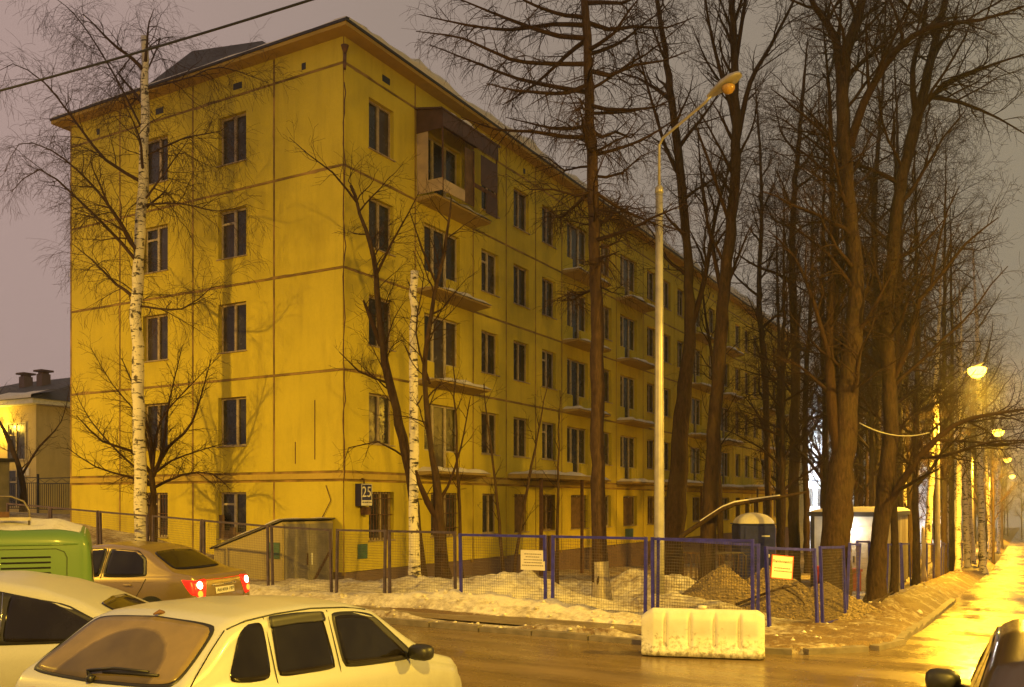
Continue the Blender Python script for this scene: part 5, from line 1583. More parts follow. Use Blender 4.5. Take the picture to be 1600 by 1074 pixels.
for (x_, z_) in ((-1.6, 3.2), (-4.4, 3.2), (-1.6, .8), (-4.4, .8)):
    wo = MB().box(x_ - .75, x_ + .75, -.02, .05, z_, z_ + 1.8).build('window', M_pane, hs)
    fr = MB()
    for (a, b2, c_, d_) in ((-.8, .8, -.06, 0), (-.8, .8, 1.8, 1.86), (-.8, -.74, 0, 1.8), (.74, .8, 0, 1.8), (-.03, .03, 0, 1.8), (-.74, -.03, 1.2, 1.26)):
        fr.box(x_ + a, x_ + b2, -.05, -.022, z_ + c_, z_ + d_)
    fr.build('frame', M_framelight, wo)
MB().box(-1.05, -.55, -.04, -.004, 2.35, 2.75).build('wall_plate', M_signwhite, hs)
hl = MB().lathe([(.02, -.12), (.12, -.08), (.15, 0), (.08, .1)], 12, c=(-2.9, -.35, 5.05)).build('wall_lamp', M_lampglow, hs)
ld = bpy.data.lights.new('house_light', 'POINT'); ld.energy = 300; ld.color = SODIUM; ld.shadow_soft_size = .12
lo = bpy.data.objects.new('house_light', ld); COL.objects.link(lo); lo.parent = hs; lo.location = (-2.9, -.75, 4.9)
# picket fence before it
rng = random.Random(3)
for i in range(4):
    xa_ = -37.4 + i * 2.4
    z_ = gz(xa_ + 1, 22.3) + .15
    t = thing('iron_fence_section', ['leftmost', 'second from left', 'third from left', 'rightmost'][i] + ' section of the black iron fence before the yellow house', 'fence', (xa_, 22.3, z_), 0, 'black iron fence sections')
    for x_ in ((0,) if i < 3 else (0, 2.4)): MB().box(x_ - .035, x_ + .035, -.035, .035, -.1, 1.62).build('post', M_black, t)
    for zz in (.15, 1.2, 1.42): MB().box(.036, 2.36, -.015, .015, zz, zz + .035).build('rail', M_black, t)
    pk = MB().box(-.009, .009, -.009, .009, .19, 1.20).mesh('picket'); pk.materials.append(M_black)
    for k in range(1, 17): obj('picket', pk, None, t, (k * .141, 0, 0))
    br = MB()
    for k in range(3): br.beam((.1 + k * .75, 0, 1.40), (.45 + k * .75, 0, 1.25), .012, .012).beam((.45 + k * .75, 0, 1.25), (.8 + k * .75, 0, 1.40), .012, .012)
    br.build('ornament', M_black, t)
kz = gz(-29.5, 17)
ko = thing('metal_kiosk', 'grey metal kiosk cut by the left edge of the view', 'kiosk', (-34.2, 16.4, kz))
bevel(MB().box(0, 3.05, 0, 2.4, 0, 2.5).build('wall', M_grey, ko), .02)
MB().box(-.12, 3.17, -.12, 2.52, 2.502, 2.62).build('roof', M_darkmetal, ko)
MB().box(1.9, 2.8, -.03, -.002, .1, 2.1).build('door', M_grey, ko)

# overhead cable
pts = []
a = P(-260, 205, 15.5); b2 = P(760, -90, 11)
for k in range(25):
    t_ = k / 24; p = a.lerp(b2, t_); p.z -= .55 * 4 * t_ * (1 - t_) * .25; pts.append(tuple(p))
tag(obj('overhead_cable', MB().tube(pts, [.018] * 25, 6).mesh('overhead_cable'), M_black), 'dark overhead cable sloping across the sky at upper left', 'cable')
pts = []
a = P(1343, 661, 19.2); b2 = P(1452, 676, 19.0)
for k in range(17):
    t_ = k / 16; p = a.lerp(b2, t_); p.z -= .16 * 4 * t_ * (1 - t_); pts.append(tuple(p))
tag(obj('tree_cable', MB().tube(pts, [.014] * 17, 5).mesh('tree_cable'), M_zinc), 'slack pale cable strung between two trunks above the cabin', 'cable')
# ================================================================== CARS
M_tyre = simple('tyre rubber', (0.018, 0.017, 0.017), 0.85, var=0.3)
M_rim = simple('wheel rim', (0.22, 0.19, 0.16), 0.4, 0.6, var=0.35, nscale=12)
M_trim = simple('black trim', (0.014, 0.013, 0.013), 0.45, var=0.3)
M_seam = simple('door gap', (0.006, 0.006, 0.006), 0.9, var=0.2)
M_chrome = simple('chrome', (0.55, 0.53, 0.5), 0.18, 1.0, var=0.1)
M_redlens = simple('red lens', (0.35, 0.012, 0.010), 0.15, var=0.15, coat=0.6)
M_redlit = emissive('lit red lens', (1.0, 0.02, 0.012), 0.75)
M_braklit = emissive('lit brake bulb', (1.0, 0.70, 0.42), 14.0)
M_amber = emissive('lit amber lens', (1.0, 0.42, 0.06), 0.9)
M_plate = simple('number plate', (0.72, 0.68, 0.60), 0.5, var=0.12)
M_seat = simple('seat cloth', (0.03, 0.027, 0.025), 0.9, var=0.3)

def smooth_curve(ctrl, xs, sig=0.02):
    c = np.array(ctrl); L = c[-1, 0]
    dense = np.linspace(-.2, L + .2, 1200)
    v = np.interp(dense, c[:, 0], c[:, 1])
    st = dense[1] - dense[0]; k = max(1, int(3 * sig / st)); ker = np.exp(-(np.arange(-k, k + 1) * st / sig) ** 2 / 2); ker /= ker.sum()
    vp = np.pad(v, k, mode='edge'); v = np.convolve(vp, ker, 'valid')
    return np.interp(xs, dense, v)
class Car:
    def __init__(s, name, label, cat, loc, heading, pitch, L, top, belt, low, wid, paint, tum=0.30, sig=.022, roofr=.13, group=None, bow=.03):
        s.L = L; s.paint = paint
        s.root = thing(name, label, cat, loc, heading, group)
        s.root.rotation_euler = (0, pitch, heading)
        xs = np.unique(np.concatenate([np.linspace(0, L, 110), np.linspace(0, .2, 16), np.linspace(L - .2, L, 12)]))
        zt = smooth_curve(top, xs, sig); zb = smooth_curve(belt, xs, sig); zl = smooth_curve(low, xs, .05); w = smooth_curve(wid, xs, .03)
        zt[0], zt[-1] = top[0][1], top[-1][1]
        rows = []
        for x, t, b, l, ww in zip(xs, zt, zb, zl, w):
            b = min(b, t - .02); h = t - b; bl_ = b - l
            half = [(0, l), (.55 * ww, l), (.86 * ww, l + .01), (.95 * ww, l + .05 * 1.2), (.985 * ww, l + .28 * bl_), (ww, l + .5 * bl_), (.998 * ww, l + .70 * bl_), (.985 * ww, l + .86 * bl_), (.965 * ww, b - .015), (.945 * ww, b + .006)]
            rc = min(roofr, h * .55); wg = .94 * ww
            hs = h - rc
            for q in (.2, .4, .6, .8, 1.0):
                z = b + .006 + hs * q; half.append((wg - tum * (z - b) - .05 * (q * hs) ** 2, z))
            yl, zl2 = half[-1]
            for a in (22, 45, 67, 90):
                a = math.radians(a)
                half.append((yl - rc * 1.15 * (1 - math.cos(a)), zl2 + (t - zl2 - .0) * math.sin(a)))
            ye = half[-1][0]
            for q in (.75, .45, .2): half.append((ye * q, t + bow * (1 - q * q) * min(1, h / .3)))
            half.append((0, t + bow * min(1, h / .3)))
            full = [(x, y, z) for y, z in half] + [(x, -y, z) for y, z in half[-2:0:-1]]
            rows.append(full)
        m = MB(); m.grid(rows, closed=True)
        n = len(rows[0]); m.f.append(list(range(n))[::-1]); m.sm.append(False); o = len(m.v) - n; m.f.append([o + k for k in range(n)]); m.sm.append(False)
        s.body = m.build('body', paint, s.root)
        me = s.body.data
        s.bvh = BVHTree.FromPolygons([v.co[:] for v in me.vertices], [list(p.vertices) for p in me.polygons])
    def hit(s, o, d, eps):
        loc, nor, i, ds = s.bvh.ray_cast(Vector(o), Vector(d).normalized())
        if loc is None: return None
        if nor.dot(Vector(d)) > 0: nor = -nor
        return loc + nor * eps
    def cast(s, kind, a, b, eps):
        if kind == 'L': return s.hit((a, 3, b), (0, -1, 0), eps)
        if kind == 'R': return s.hit((a, -3, b), (0, 1, 0), eps)
        if kind == 'rear': return s.hit((-3, a, b), (1, 0, 0), eps)
        if kind == 'front': return s.hit((s.L + 3, a, b), (-1, 0, 0), eps)
        if kind == 'top': return s.hit((a, b, 4), (0, 0, -1), eps)
    def patch(s, name, kind, edge0, edge1, mat, parent=None, eps=.005, nu=16, nv=8, round_=.05):
        """ruled patch between two 2D edges, laid on the body skin"""
        e0 = np.array(edge0, float); e1 = np.array(edge1, float)
        def samp(e, t):
            k = np.linspace(0, 1, len(e)); return np.array([np.interp(t, k, e[:, 0]), np.interp(t, k, e[:, 1])])
        rows = []; last = None
        for j in range(nv + 1):
            row = []
            for i in range(nu + 1):
                u, v = i / nu * 2 - 1, j / nv * 2 - 1
                c = (abs(u) * abs(v)) ** 5
                u *= 1 - round_ * c; v *= 1 - round_ * 1.2 * c
                p0 = samp(e0, (u + 1) / 2); p1 = samp(e1, (u + 1) / 2)
                p = p0 + (p1 - p0) * (v + 1) / 2
                h = s.cast(kind, p[0], p[1], eps)
                if h is None: h = last if last is not None else Vector((p[0], 0, p[1]))
                last = h; row.append(tuple(h))
            rows.append(row)
        m = MB(); m.grid(rows)
        o = m.build(name, mat, parent or s.root)
        md = o.modifiers.new('thickness', 'SOLIDIFY'); md.thickness = .003; md.offset = -1
        return o
    def side_line(s, name, kind, pts, w, mat, eps=.004, parent=None):
        q = []
        for a, b in pts:
            h = s.cast(kind, a, b, eps)
            if h is not None: q.append(tuple(h))
        return MB().tube(q, [w] * len(q), 5).build(name, mat, parent or s.root)
    def wheel(s, x, side, r=.30, y=None):
        yy = (y or .80)
        o = MB()
        o.lathe([(r * .62, -.09), (r * .92, -.10), (r, -.06), (r, .06), (r * .92, .10), (r * .62, .09)], 28, 'y', (0, 0, 0))
        wob = obj('wheel', o.mesh('wheel'), M_tyre, s.root, (x, side * (yy - .09), r))
        rm = MB(); rm.lathe([(r * .64, .03), (r * .62, .085), (r * .56, .07), (r * .2, .055), (r * .12, .07), (.01, .072)], 24, 'y')
        for k in range(5):
            a = k * 2 * PI / 5
            rm.beam((math.cos(a) * r * .12, .075, math.sin(a) * r * .12), (math.cos(a) * r * .58, .085, math.sin(a) * r * .58), .05, .02)
        ro = obj('rim', rm.mesh('rim'), M_rim, wob)
        if side < 0: ro.rotation_euler = (0, 0, PI)
        kind = 'L' if side > 0 else 'R'
        # dark arch gap on the skin
        pts = []
        for k in range(25):
            a = math.radians(-10 + 200 * k / 24); pts.append((x + math.cos(a) * (r + .055), r + math.sin(a) * (r + .055)))
        bot = [(x + math.cos(math.radians(-10 + 200 * k / 24)) * (r + .05), .235) for k in range(25)]
        s.patch('wheel_arch', kind, pts, bot, M_seam, eps=.004, nu=26, nv=6, round_=0)
        return wob
    def mirror(s, x, side, z, y, mat=None, sz=(.09, .12, .075)):
        rows = []
        for i in range(9):
            a = -PI / 2 + PI * i / 8; row = []
            for k in range(14):
                b = 2 * PI * k / 14; ex = .7
                cx_ = math.copysign(abs(math.cos(b)) ** ex, math.cos(b)); sz_ = math.copysign(abs(math.sin(b)) ** ex, math.sin(b))
                ca = math.cos(a) ** .6 if math.cos(a) > 0 else 0
                row.append((sz[0] * math.sin(a) * 1.0, sz[1] * cx_ * ca, sz[2] * sz_ * ca))
            rows.append(row)
        m = MB(); m.grid(rows, closed=True)
        o = obj('mirror', m.mesh('mirror'), mat or M_trim, s.root, (x, side * (y + .15), z))
        MB().beam((x, side * (y - .06), z - .05), (x, side * (y + .08), z - .03), .05, .05).build('mirror_arm', M_trim, s.root)
        return o

# ---------------- white hatchback in the foreground
white1 = car_paint('white car paint', (0.42, 0.43, 0.45), .32, 0, .85, .5)
A = Car('hatchback_car', 'white five-door hatchback parked in the foreground, seen from its rear right', 'car', (-5.50, 3.72, gz(-5.4, 4) - .05), PI / 2 + math.radians(3.0), math.radians(3.2), 3.85,
        [(0, .50), (.02, .62), (.05, .86), (.10, .965), (.14, .995), (.60, 1.375), (.72, 1.425), (1.0, 1.465), (1.5, 1.49), (2.0, 1.475), (2.3, 1.41), (3.0, .98), (3.1, .955), (3.5, .87), (3.72, .77), (3.82, .62), (3.85, .48)],
        [(0, .48), (.05, .80), (.15, .945), (.6, .955), (2.9, .905), (3.0, .88), (3.5, .78), (3.8, .58), (3.85, .46)],
        [(0, .36), (.1, .27), (.5, .22), (3.4, .22), (3.75, .26), (3.85, .34)],
        [(0, .74), (.05, .81), (.15, .85), (.5, .875), (2.9, .865), (3.4, .82), (3.7, .74), (3.82, .64), (3.85, .57)], white1, tum=.28)
A.root.scale = (1.06, 1, 1)
# rear glass: dusty film with the wiped fan cleared (real dirt pattern in object space; gold lamp reflection put into its colour)
M_rearglass, nt, b = new_mat('dusty rear glass with reflection')
v_ = coords(nt, 'Object')
vm = nt.nodes.new('ShaderNodeVectorMath'); vm.operation = 'DISTANCE'; nt.links.new(v_, vm.inputs[0]); vm.inputs[1].default_value = (.16, -.02, 1.015)
nz = tex_noise(nt, v_, 7, 5); ad = nt.nodes.new('ShaderNodeMath'); ad.operation = 'MULTIPLY_ADD'; ad.inputs[1].default_value = .05
nt.links.new(nz, ad.inputs[0]); nt.links.new(vm.outputs['Value'], ad.inputs[2])
fan = ramp(nt, ad.outputs[0], [(.47, 0.0), (.50, 1.0)])
film = mix(nt, fan, .30, .72)
fr_ = mix(nt, ramp(nt, tex_noise(nt, v_, 2.5, 5), [(.3, .5), (.7, 1.0)]), (0, 0, 0), film, 'MIX')
nt.links.new(mix(nt, fr_, (.010, .009, .008), (.33, .24, .11)), b.inputs['Base Color'])
b.inputs['Specular IOR Level'].default_value = .3
nt.links.new(mix(nt, fan, .10, .30), b.inputs['Roughness'])
A.patch('rear_glass_seal', 'rear', [(-.62, 1.385), (0, 1.41), (.62, 1.385)], [(-.735, 1.00), (0, .985), (.735, 1.00)], M_trim, eps=.004, nu=24, nv=12, round_=.07)
A.patch('rear_glass', 'rear', [(-.60, 1.372), (0, 1.40), (.60, 1.372)], [(-.712, 1.015), (0, 1.0), (.712, 1.015)], M_rearglass, eps=.009, nu=24, nv=12, round_=.08)
for side in ('R', 'L'):
    A.patch('quarter_glass', side, [(.70, 1.335), (.80, 1.375), (.94, 1.39)], [(.52, 1.005), (.72, .985), (.93, .98)], M_carglass, eps=.006, round_=.10)
    wg = A.patch('door_glass', side, [(1.02, 1.40), (1.3, 1.41), (1.60, 1.405)], [(1.00, .985), (1.3, .98), (1.645, .975)], M_carglass, eps=.006, round_=.05)
    A.patch('wind_deflector', side, [(1.005, 1.415), (1.3, 1.425), (1.61, 1.42)], [(1.0, 1.335), (1.3, 1.35), (1.625, 1.345)], M_trim, eps=.016)
    A.patch('door_glass_seal', side, [(1.705, 1.415), (2.0, 1.405), (2.24, 1.375)], [(1.735, .965), (2.3, .95), (2.80, .945)], M_trim, eps=.004)
    A.patch('door_glass', side, [(1.74, 1.385), (1.95, 1.38), (2.18, 1.35)], [(1.755, .985), (2.25, .97), (2.66, .965)], M_carglass, eps=.008)
    A.side_line('door_gap', side, [(.97, 1.42), (.97, 1.2), (.975, .98), (.99, .8), (1.02, .6)], .004, M_seam)
    A.side_line('door_gap', side, [(1.675, 1.43), (1.68, 1.2), (1.69, .98), (1.69, .6), (1.69, .3)], .004, M_seam)
    A.side_line('roof_gutter', side, [(.62, 1.352), (.8, 1.40), (1.1, 1.432), (1.5, 1.452), (1.9, 1.44), (2.2, 1.405)], .007, M_trim)
    A.side_line('hatch_gap', side, [(.60, 1.345), (.45, 1.22), (.28, 1.07), (.18, .96), (.15, .85)], .005, M_seam)
    sg_ = -1 if side == 'R' else 1
    A.mirror(2.62, sg_, 1.02, .80)
    A.patch('door_handle', side, [(1.12, .86), (1.27, .86)], [(1.12, .825), (1.27, .825)], M_trim, eps=.018, nu=6, nv=3)
    A.patch('tail_lamp', 'rear', [(sg_ * .50, .92), (sg_ * .66, .90)], [(sg_ * .50, .66), (sg_ * .68, .66)], M_redlens, eps=.006)
    for x in (.68, 3.05): A.wheel(x, sg_, .29, .83)
A.patch('windscreen', 'front', [(-.56, 1.37), (0, 1.39), (.56, 1.37)], [(-.68, 1.0), (0, 1.0), (.68, 1.0)], M_carglass, eps=.006, nu=20)
A.patch('head_lamp', 'front', [(-.42, .80), (-.62, .78)], [(-.42, .66), (-.64, .66)], M_chrome, eps=.006)
A.patch('head_lamp', 'front', [(.42, .80), (.62, .78)], [(.42, .66), (.64, .66)], M_chrome, eps=.006)
wp = MB()
def rg(y, z, e): return tuple(A.cast('rear', y, z, e))
wp.tube([rg(.02, 1.0, .03), rg(.10, 1.03, .035), rg(-.12, 1.06, .04), rg(-.44, 1.065, .035)], [.018, .014, .011, .008], 7)
wp.build('wiper_arm', M_trim, A.root)
MB().tube([rg(-.02, 1.045, .014), rg(-.25, 1.055, .014), rg(-.52, 1.06, .014)], [.011, .013, .011], 6).build('wiper_blade', M_trim, A.root)
MB().lathe([(.03, 0), (.028, .04), (.01, .05)], 10, 'z', rg(.03, .99, .0)).build('wiper_pivot', M_trim, A.root)
MB().tube([tuple(A.cast('top', .66, 0, -.005)), tuple(A.cast('top', .64, 0, .02)), tuple(A.cast('top', .60, 0, .03))], [.022, .018, .006], 8).build('washer_nozzle', M_rust, A.root)
A.patch('number_plate', 'rear', [(-.26, .78), (.26, .78)], [(-.26, .67), (.26, .67)], M_plate, eps=.01, round_=0)

# ---------------- white car behind it, at the left edge
white2 = car_paint('grey white car paint', (0.40, 0.40, 0.40), .36, 0, .7, .4)
hd = math.atan2(-.635, -.77)
B = Car('white_car', 'off-white car at the left edge, half hidden behind the hatchback', 'car', (-7.10, 6.06, gz(-7, 5.5) - .02), hd, 0, 4.15,
        [(0, .52), (.03, .80), (.08, .98), (.16, 1.03), (.30, 1.12), (.8, 1.37), (1.15, 1.49), (1.6, 1.57), (2.1, 1.57), (2.5, 1.50), (3.3, 1.02), (3.6, .95), (4.0, .82), (4.12, .62), (4.15, .5)],
        [(0, .50), (.06, .86), (.16, .985), (.6, 1.0), (3.2, .94), (3.4, .9), (3.9, .72), (4.15, .48)],
        [(0, .36), (.1, .28), (.5, .22), (3.7, .22), (4.15, .34)],
        [(0, .70), (.05, .77), (.18, .82), (.5, .85), (3.2, .85), (3.8, .78), (4.08, .66), (4.15, .58)], white2, tum=.30)
for side in ('L', 'R'):
    B.patch('window_band', side, [(.42, 1.10), (.9, 1.35), (1.6, 1.50), (2.1, 1.50), (2.5, 1.42)], [(.38, 1.035), (1.0, 1.02), (1.6, 1.015), (2.4, 1.005), (3.0, 1.0)], M_trim, eps=.004, nu=30)
    B.patch('door_glass', side, [(.54, 1.115), (1.0, 1.36), (1.38, 1.45)], [(.50, 1.05), (1.1, 1.04), (1.40, 1.04)], M_carglass, eps=.008)
    B.patch('door_glass', side, [(1.52, 1.465), (2.0, 1.47), (2.40, 1.40)], [(1.50, 1.04), (2.1, 1.03), (2.80, 1.025)], M_carglass, eps=.008)
    for x in (1.425, 1.475): B.side_line('pillar_trim', side, [(x + .01, 1.46), (x, 1.25), (x - .01, 1.04)], .006, M_chrome, eps=.008)
    B.side_line('door_gap', side, [(1.45, 1.0), (1.45, .8), (1.46, .4)], .004, M_seam)
    sg_ = 1 if side == 'L' else -1
    for x in (.75, 3.3): B.wheel(x, sg_, .31, .85)
    B.mirror(2.85, sg_, 1.06, .82, white2)
    B.patch('tail_lamp', 'rear', [(sg_ * .50, .96), (sg_ * .68, .94)], [(sg_ * .50, .70), (sg_ * .70, .70)], M_redlens, eps=.006)
B.patch('rear_glass', 'rear', [(-.46, 1.33), (0, 1.35), (.46, 1.33)], [(-.52, 1.10), (0, 1.09), (.52, 1.10)], M_carglass, eps=.006, nu=20)
B.patch('windscreen', 'front', [(-.56, 1.46), (0, 1.48), (.56, 1.46)], [(-.68, 1.06), (0, 1.06), (.68, 1.06)], M_carglass, eps=.006, nu=20)

# ---------------- gold sedan with brake lights on
gold = car_paint('gold car paint', (0.26, 0.18, 0.065), .26, .3, 1.0, .8)
hd = math.atan2(-.21, -.98)
C_ = Car('sedan_car', 'muddy gold sedan with lit brake lights beside the fence', 'car', (-11.45, 10.55, gz(-12, 10.5)), hd, 0, 4.35,
         [(0, .52), (.03, .80), (.06, .95), (.12, 1.02), (.40, 1.06), (.52, 1.08), (1.15, 1.41), (1.4, 1.475), (2.0, 1.51), (2.4, 1.475), (2.6, 1.41), (3.3, 1.0), (3.6, .94), (4.1, .82), (4.3, .62), (4.35, .5)],
         [(0, .50), (.05, .85), (.14, .97), (.5, 1.0), (1.2, .97), (3.2, .92), (3.4, .9), (4.0, .72), (4.35, .48)],
         [(0, .34), (.1, .24), (.5, .20), (3.9, .20), (4.35, .32)],
         [(0, .70), (.05, .78), (.15, .82), (.5, .85), (3.4, .86), (3.9, .80), (4.25, .66), (4.35, .58)], gold, tum=.36)
C_.root.scale = (.94, .96, .97)
for side in ('L', 'R'):
    sg_ = 1 if side == 'L' else -1
    C_.patch('door_glass_seal', side, [(1.10, 1.30), (1.3, 1.41), (1.92, 1.44)], [(1.00, 1.00), (1.4, .975), (1.93, .96)], M_trim, eps=.004, nu=20)
    C_.patch('door_glass', side, [(1.16, 1.28), (1.35, 1.39), (1.88, 1.42)], [(1.07, 1.02), (1.4, 1.0), (1.89, .985)], M_carglass, eps=.008)
    C_.patch('door_glass_seal', side, [(1.97, 1.445), (2.3, 1.43), (2.60, 1.37)], [(1.98, .96), (2.5, .945), (3.12, .94)], M_trim, eps=.004, nu=20)
    C_.patch('door_glass', side, [(2.01, 1.42), (2.3, 1.40), (2.55, 1.34)], [(2.02, .985), (2.5, .97), (2.98, .965)], M_carglass, eps=.008)
    C_.side_line('door_gap', side, [(1.95, 1.44), (1.95, 1.2), (1.955, .95), (1.96, .6), (1.96, .3)], .005, M_seam)
    C_.side_line('door_gap', side, [(1.0, .96), (1.08, .8), (1.22, .6)], .005, M_seam)
    C_.side_line('crease', side, [(.3, .93), (1.0, .905), (2.0, .88), (3.3, .84)], .006, gold, eps=.0)
    for x in (1.28, 2.22): C_.patch('door_handle', side, [(x, .865), (x + .16, .86)], [(x, .835), (x + .16, .83)], gold, eps=.022, nu=6, nv=3)
    for x in (.86, 3.42): C_.wheel(x, sg_, .315, .86)
    C_.mirror(2.93, sg_, 1.02, .83)
    tl = C_.patch('tail_lamp', 'rear', [(sg_ * .46, .965), (sg_ * .765, .94)], [(sg_ * .56, .62), (sg_ * .745, .66)], M_redlit, eps=.008, nu=14, round_=.1)
    for zc, rr, mt, nm in ((.865, .062, M_braklit, 'brake_bulb'), (.725, .055, M_amber, 'reverse_bulb')):
        cy_ = sg_ * (.655 if zc > .8 else .67)
        q = [(cy_ + rr * math.cos(a), zc + rr * math.sin(a)) for a in np.linspace(0, PI, 13)]
        q2 = [(cy_ + rr * math.cos(a), zc - rr * math.sin(a)) for a in np.linspace(0, PI, 13)]
        C_.patch(nm, 'rear', q, q2, mt, tl, eps=.016, nu=14, nv=8, round_=0)
    # tail lamp wraps onto the flank
    C_.patch('tail_lamp_wrap', side, [(.045, .94), (.30, .965)], [(.045, .70), (.10, .72)], M_redlit, eps=.008, nu=10)
C_.patch('rear_glass', 'rear', [(-.54, 1.39), (0, 1.41), (.54, 1.39)], [(-.64, 1.10), (0, 1.09), (.64, 1.10)], M_carglass, eps=.006, nu=20, round_=.08)
C_.patch('windscreen', 'front', [(-.56, 1.38), (0, 1.40), (.56, 1.38)], [(-.70, 1.02), (0, 1.02), (.70, 1.02)], M_carglass, eps=.006, nu=20)
C_.side_line('boot_gap', 'rear', [(-.60, .97), (-.58, .70), (-.50, .585), (0, .575), (.50, .585), (.58, .70), (.60, .97)], .005, M_seam)
pl_ = C_.patch('number_plate', 'rear', [(-.26, .80), (.26, .80)], [(-.26, .69), (.26, .69)], M_plate, eps=.012, round_=0)
hp = C_.cast('rear', 0, .745, .017)
text_mesh('plate_number', 'А614УА 197', .088, M_black, pl_, hp, (PI / 2, 0, -PI / 2), .001)
C_.patch('boot_trim', 'rear', [(-.33, .855), (.33, .855)], [(-.33, .83), (.33, .83)], M_chrome, eps=.015, round_=0)

# ---------------- green van
VH = math.atan2(-SN * .91 - CS * .41, -CS * .91 + SN * .41)
nx_, ny_ = at(146, 11.3)
VX, VY = nx_ + .93 * math.sin(VH), ny_ - .93 * math.cos(VH)
green = car_paint('green van paint', (0.095, 0.19, 0.035), .5, 0, .5, .2)
D_ = Car('green_van', 'boxy green van with louvred flank and snow on its roof', 'van', (VX, VY, gz(-11, 7.5)), VH, 0, 4.4,
         [(0, .9), (.02, 1.6), (.05, 1.84), (.12, 1.92), (.4, 1.96), (2.2, 1.98), (3.8, 1.97), (4.2, 1.85), (4.36, 1.4), (4.4, .8)],
         [(0, .80), (.05, 1.15), (.2, 1.2), (4.2, 1.2), (4.4, .7)], [(0, .45), (.2, .38), (4.2, .38), (4.4, .5)],
         [(0, .80), (.04, .88), (.12, .93), (.4, .95), (4.0, .95), (4.3, .90), (4.4, .80)], green, tum=.05, roofr=.17, bow=.05, sig=.015)
for side in ('L', 'R'):
    sg_ = 1 if side == 'L' else -1
    for k in range(4): D_.patch('louvre', side, [(.48, 1.62 - k * .065), (1.02, 1.62 - k * .065)], [(.48, 1.60 - k * .065), (1.02, 1.60 - k * .065)], M_seam, eps=.008, nu=8, nv=2, round_=0)
    D_.side_line('drip_rail', side, [(x, 1.765) for x in np.linspace(.06, 4.2, 30)], .014, green, eps=.004)
    D_.side_line('panel_gap', side, [(.30, .7), (.30, 1.60), (.33, 1.67), (.42, 1.71), (1.2, 1.71), (1.6, 1.71)], .004, M_seam)
    for x in (1.0, 3.3): D_.wheel(x, sg_, .36, .95)
    D_.patch('door_glass', side, [(3.0, 1.66), (3.8, 1.66)], [(3.0, 1.25), (3.9, 1.25)], M_carglass, eps=.006)
D_.patch('windscreen', 'front', [(-.7, 1.7), (.7, 1.7)], [(-.74, 1.25), (.74, 1.25)], M_carglass, eps=.006)
for y0 in (-.66, .08): D_.patch('rear_glass', 'rear', [(y0, 1.66), (y0 + .58, 1.66)], [(y0, 1.28), (y0 + .58, 1.28)], M_carglass, eps=.006)
rows = []
for i in range(61):
    x = .10 + 4.1 * i / 60; row = []
    for k in range(25):
        y = (-.84 + 1.68 * k / 24) * (.9 + .1 * noise.noise(Vector((x * 2.2, k * .02, 1))))
        h = D_.cast('top', x, y, 0)
        e = min(1, 6 * min(k / 24, 1 - k / 24)) * min(1, i / 5)
        th = max(.0, .05 + .05 * noise.noise(Vector((x * 3, y * 3, 7)))) * e + .004
        row.append((h.x, h.y, h.z + th))
    rows.append(row)
m = MB(); m.grid(rows); m.build('roof_snow', snow_mat('dirty roof snow', (.62, .60, .56), lo=.5, hi=.8, attr=False), D_.root)
hp_ = MB(); hx = 1.02
for sx_ in (.84,):
    hp_.tube([(hx - .28, .55, 1.94), (hx - .28, .55, 2.18), (hx - .22, .55, 2.30), (hx - .08, .55, 2.36), (hx + .08, .55, 2.36), (hx + .22, .55, 2.30), (hx + .28, .55, 2.18), (hx + .28, .55, 1.94)], [.014] * 8, 8)
hp_.build('roof_hoop', M_wire, D_.root)
MB().box(hx - .30, hx + .30, .50, .60, 2.06, 2.10).build('roof_bar', M_zinc, D_.root)
MB().box(hx - .06, hx + .06, .49, .61, 2.10, 2.17).build('roof_block', M_rust, D_.root)

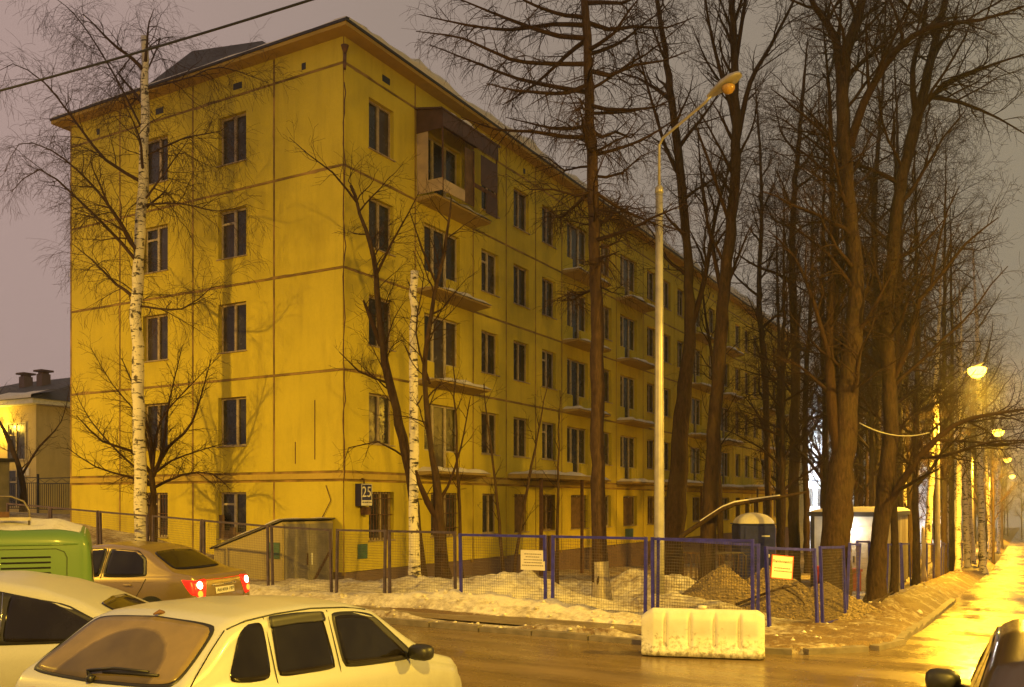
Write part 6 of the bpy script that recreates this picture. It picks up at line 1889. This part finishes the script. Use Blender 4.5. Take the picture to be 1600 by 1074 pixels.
# ---------------- dark car cut by the right edge
darkp = car_paint('dark car paint', (0.030, 0.018, 0.016), .25, .3, .35, .9)
E_ = Car('dark_car', 'dark glossy car cut off by the lower right corner', 'car', (.48, 3.55, -.02), PI / 2, 0, 4.2,
         [(0, .52), (.03, .82), (.1, 1.02), (.5, 1.38), (.8, 1.49), (1.4, 1.56), (2.0, 1.55), (2.35, 1.46), (3.1, 1.0), (3.5, .90), (4.0, .78), (4.15, .62), (4.2, .5)],
         [(0, .50), (.06, .88), (.2, .97), (2.9, .93), (3.1, .9), (3.8, .72), (4.2, .48)], [(0, .34), (.2, .22), (3.8, .22), (4.2, .32)],
         [(0, .70), (.06, .78), (.3, .84), (3.1, .86), (3.8, .78), (4.12, .66), (4.2, .58)], darkp, tum=.34)
for side in ('L', 'R'):
    sg_ = 1 if side == 'L' else -1
    E_.patch('door_glass', side, [(1.72, 1.47), (2.0, 1.46), (2.26, 1.41)], [(1.72, 1.0), (2.2, .985), (2.74, .98)], M_carglass, eps=.006)
    E_.patch('door_glass', side, [(.78, 1.38), (1.2, 1.46), (1.62, 1.475)], [(.66, 1.0), (1.2, 1.0), (1.64, 1.0)], M_carglass, eps=.006)
    E_.side_line('pillar_trim', side, [(1.4, 1.50), (2.0, 1.49), (2.3, 1.42), (2.6, 1.22), (2.9, 1.02)], .008, M_chrome, eps=.004)
    E_.mirror(2.74, sg_, 1.04, .78, None, (.07, .105, .08))
    for x in (.75, 3.35): E_.wheel(x, sg_, .31, .86)
    E_.patch('tail_lamp', 'rear', [(sg_ * .5, .96), (sg_ * .68, .94)], [(sg_ * .5, .7), (sg_ * .7, .7)], M_redlens, eps=.006)
E_.patch('windscreen', 'front', [(-.58, 1.42), (0, 1.44), (.58, 1.42)], [(-.70, 1.03), (0, 1.03), (.70, 1.03)], M_carglass, eps=.006, nu=20)
E_.patch('rear_glass', 'rear', [(-.52, 1.40), (0, 1.42), (.52, 1.40)], [(-.62, 1.05), (0, 1.04), (.62, 1.05)], M_carglass, eps=.006, nu=20)

# ================================================================== thin haze box added to give the lamps a halo
M_haze = bpy.data.materials.new('lamp halo haze'); M_haze.use_nodes = True
hn = M_haze.node_tree; hn.nodes.clear()
ho = hn.nodes.new('ShaderNodeOutputMaterial'); hv = hn.nodes.new('ShaderNodeVolumePrincipled')
hv.inputs['Color'].default_value = (0.92, 0.92, 0.92, 1); hv.inputs['Density'].default_value = 0.0012; hv.inputs['Anisotropy'].default_value = 0.72
hn.links.new(hv.outputs[0], ho.inputs['Volume'])
hb = MB().box(-170, 125, -45, 425, -14, 26).build('haze', M_haze); hb['kind'] = 'stuff'
scene.cycles.volume_bounces = 0
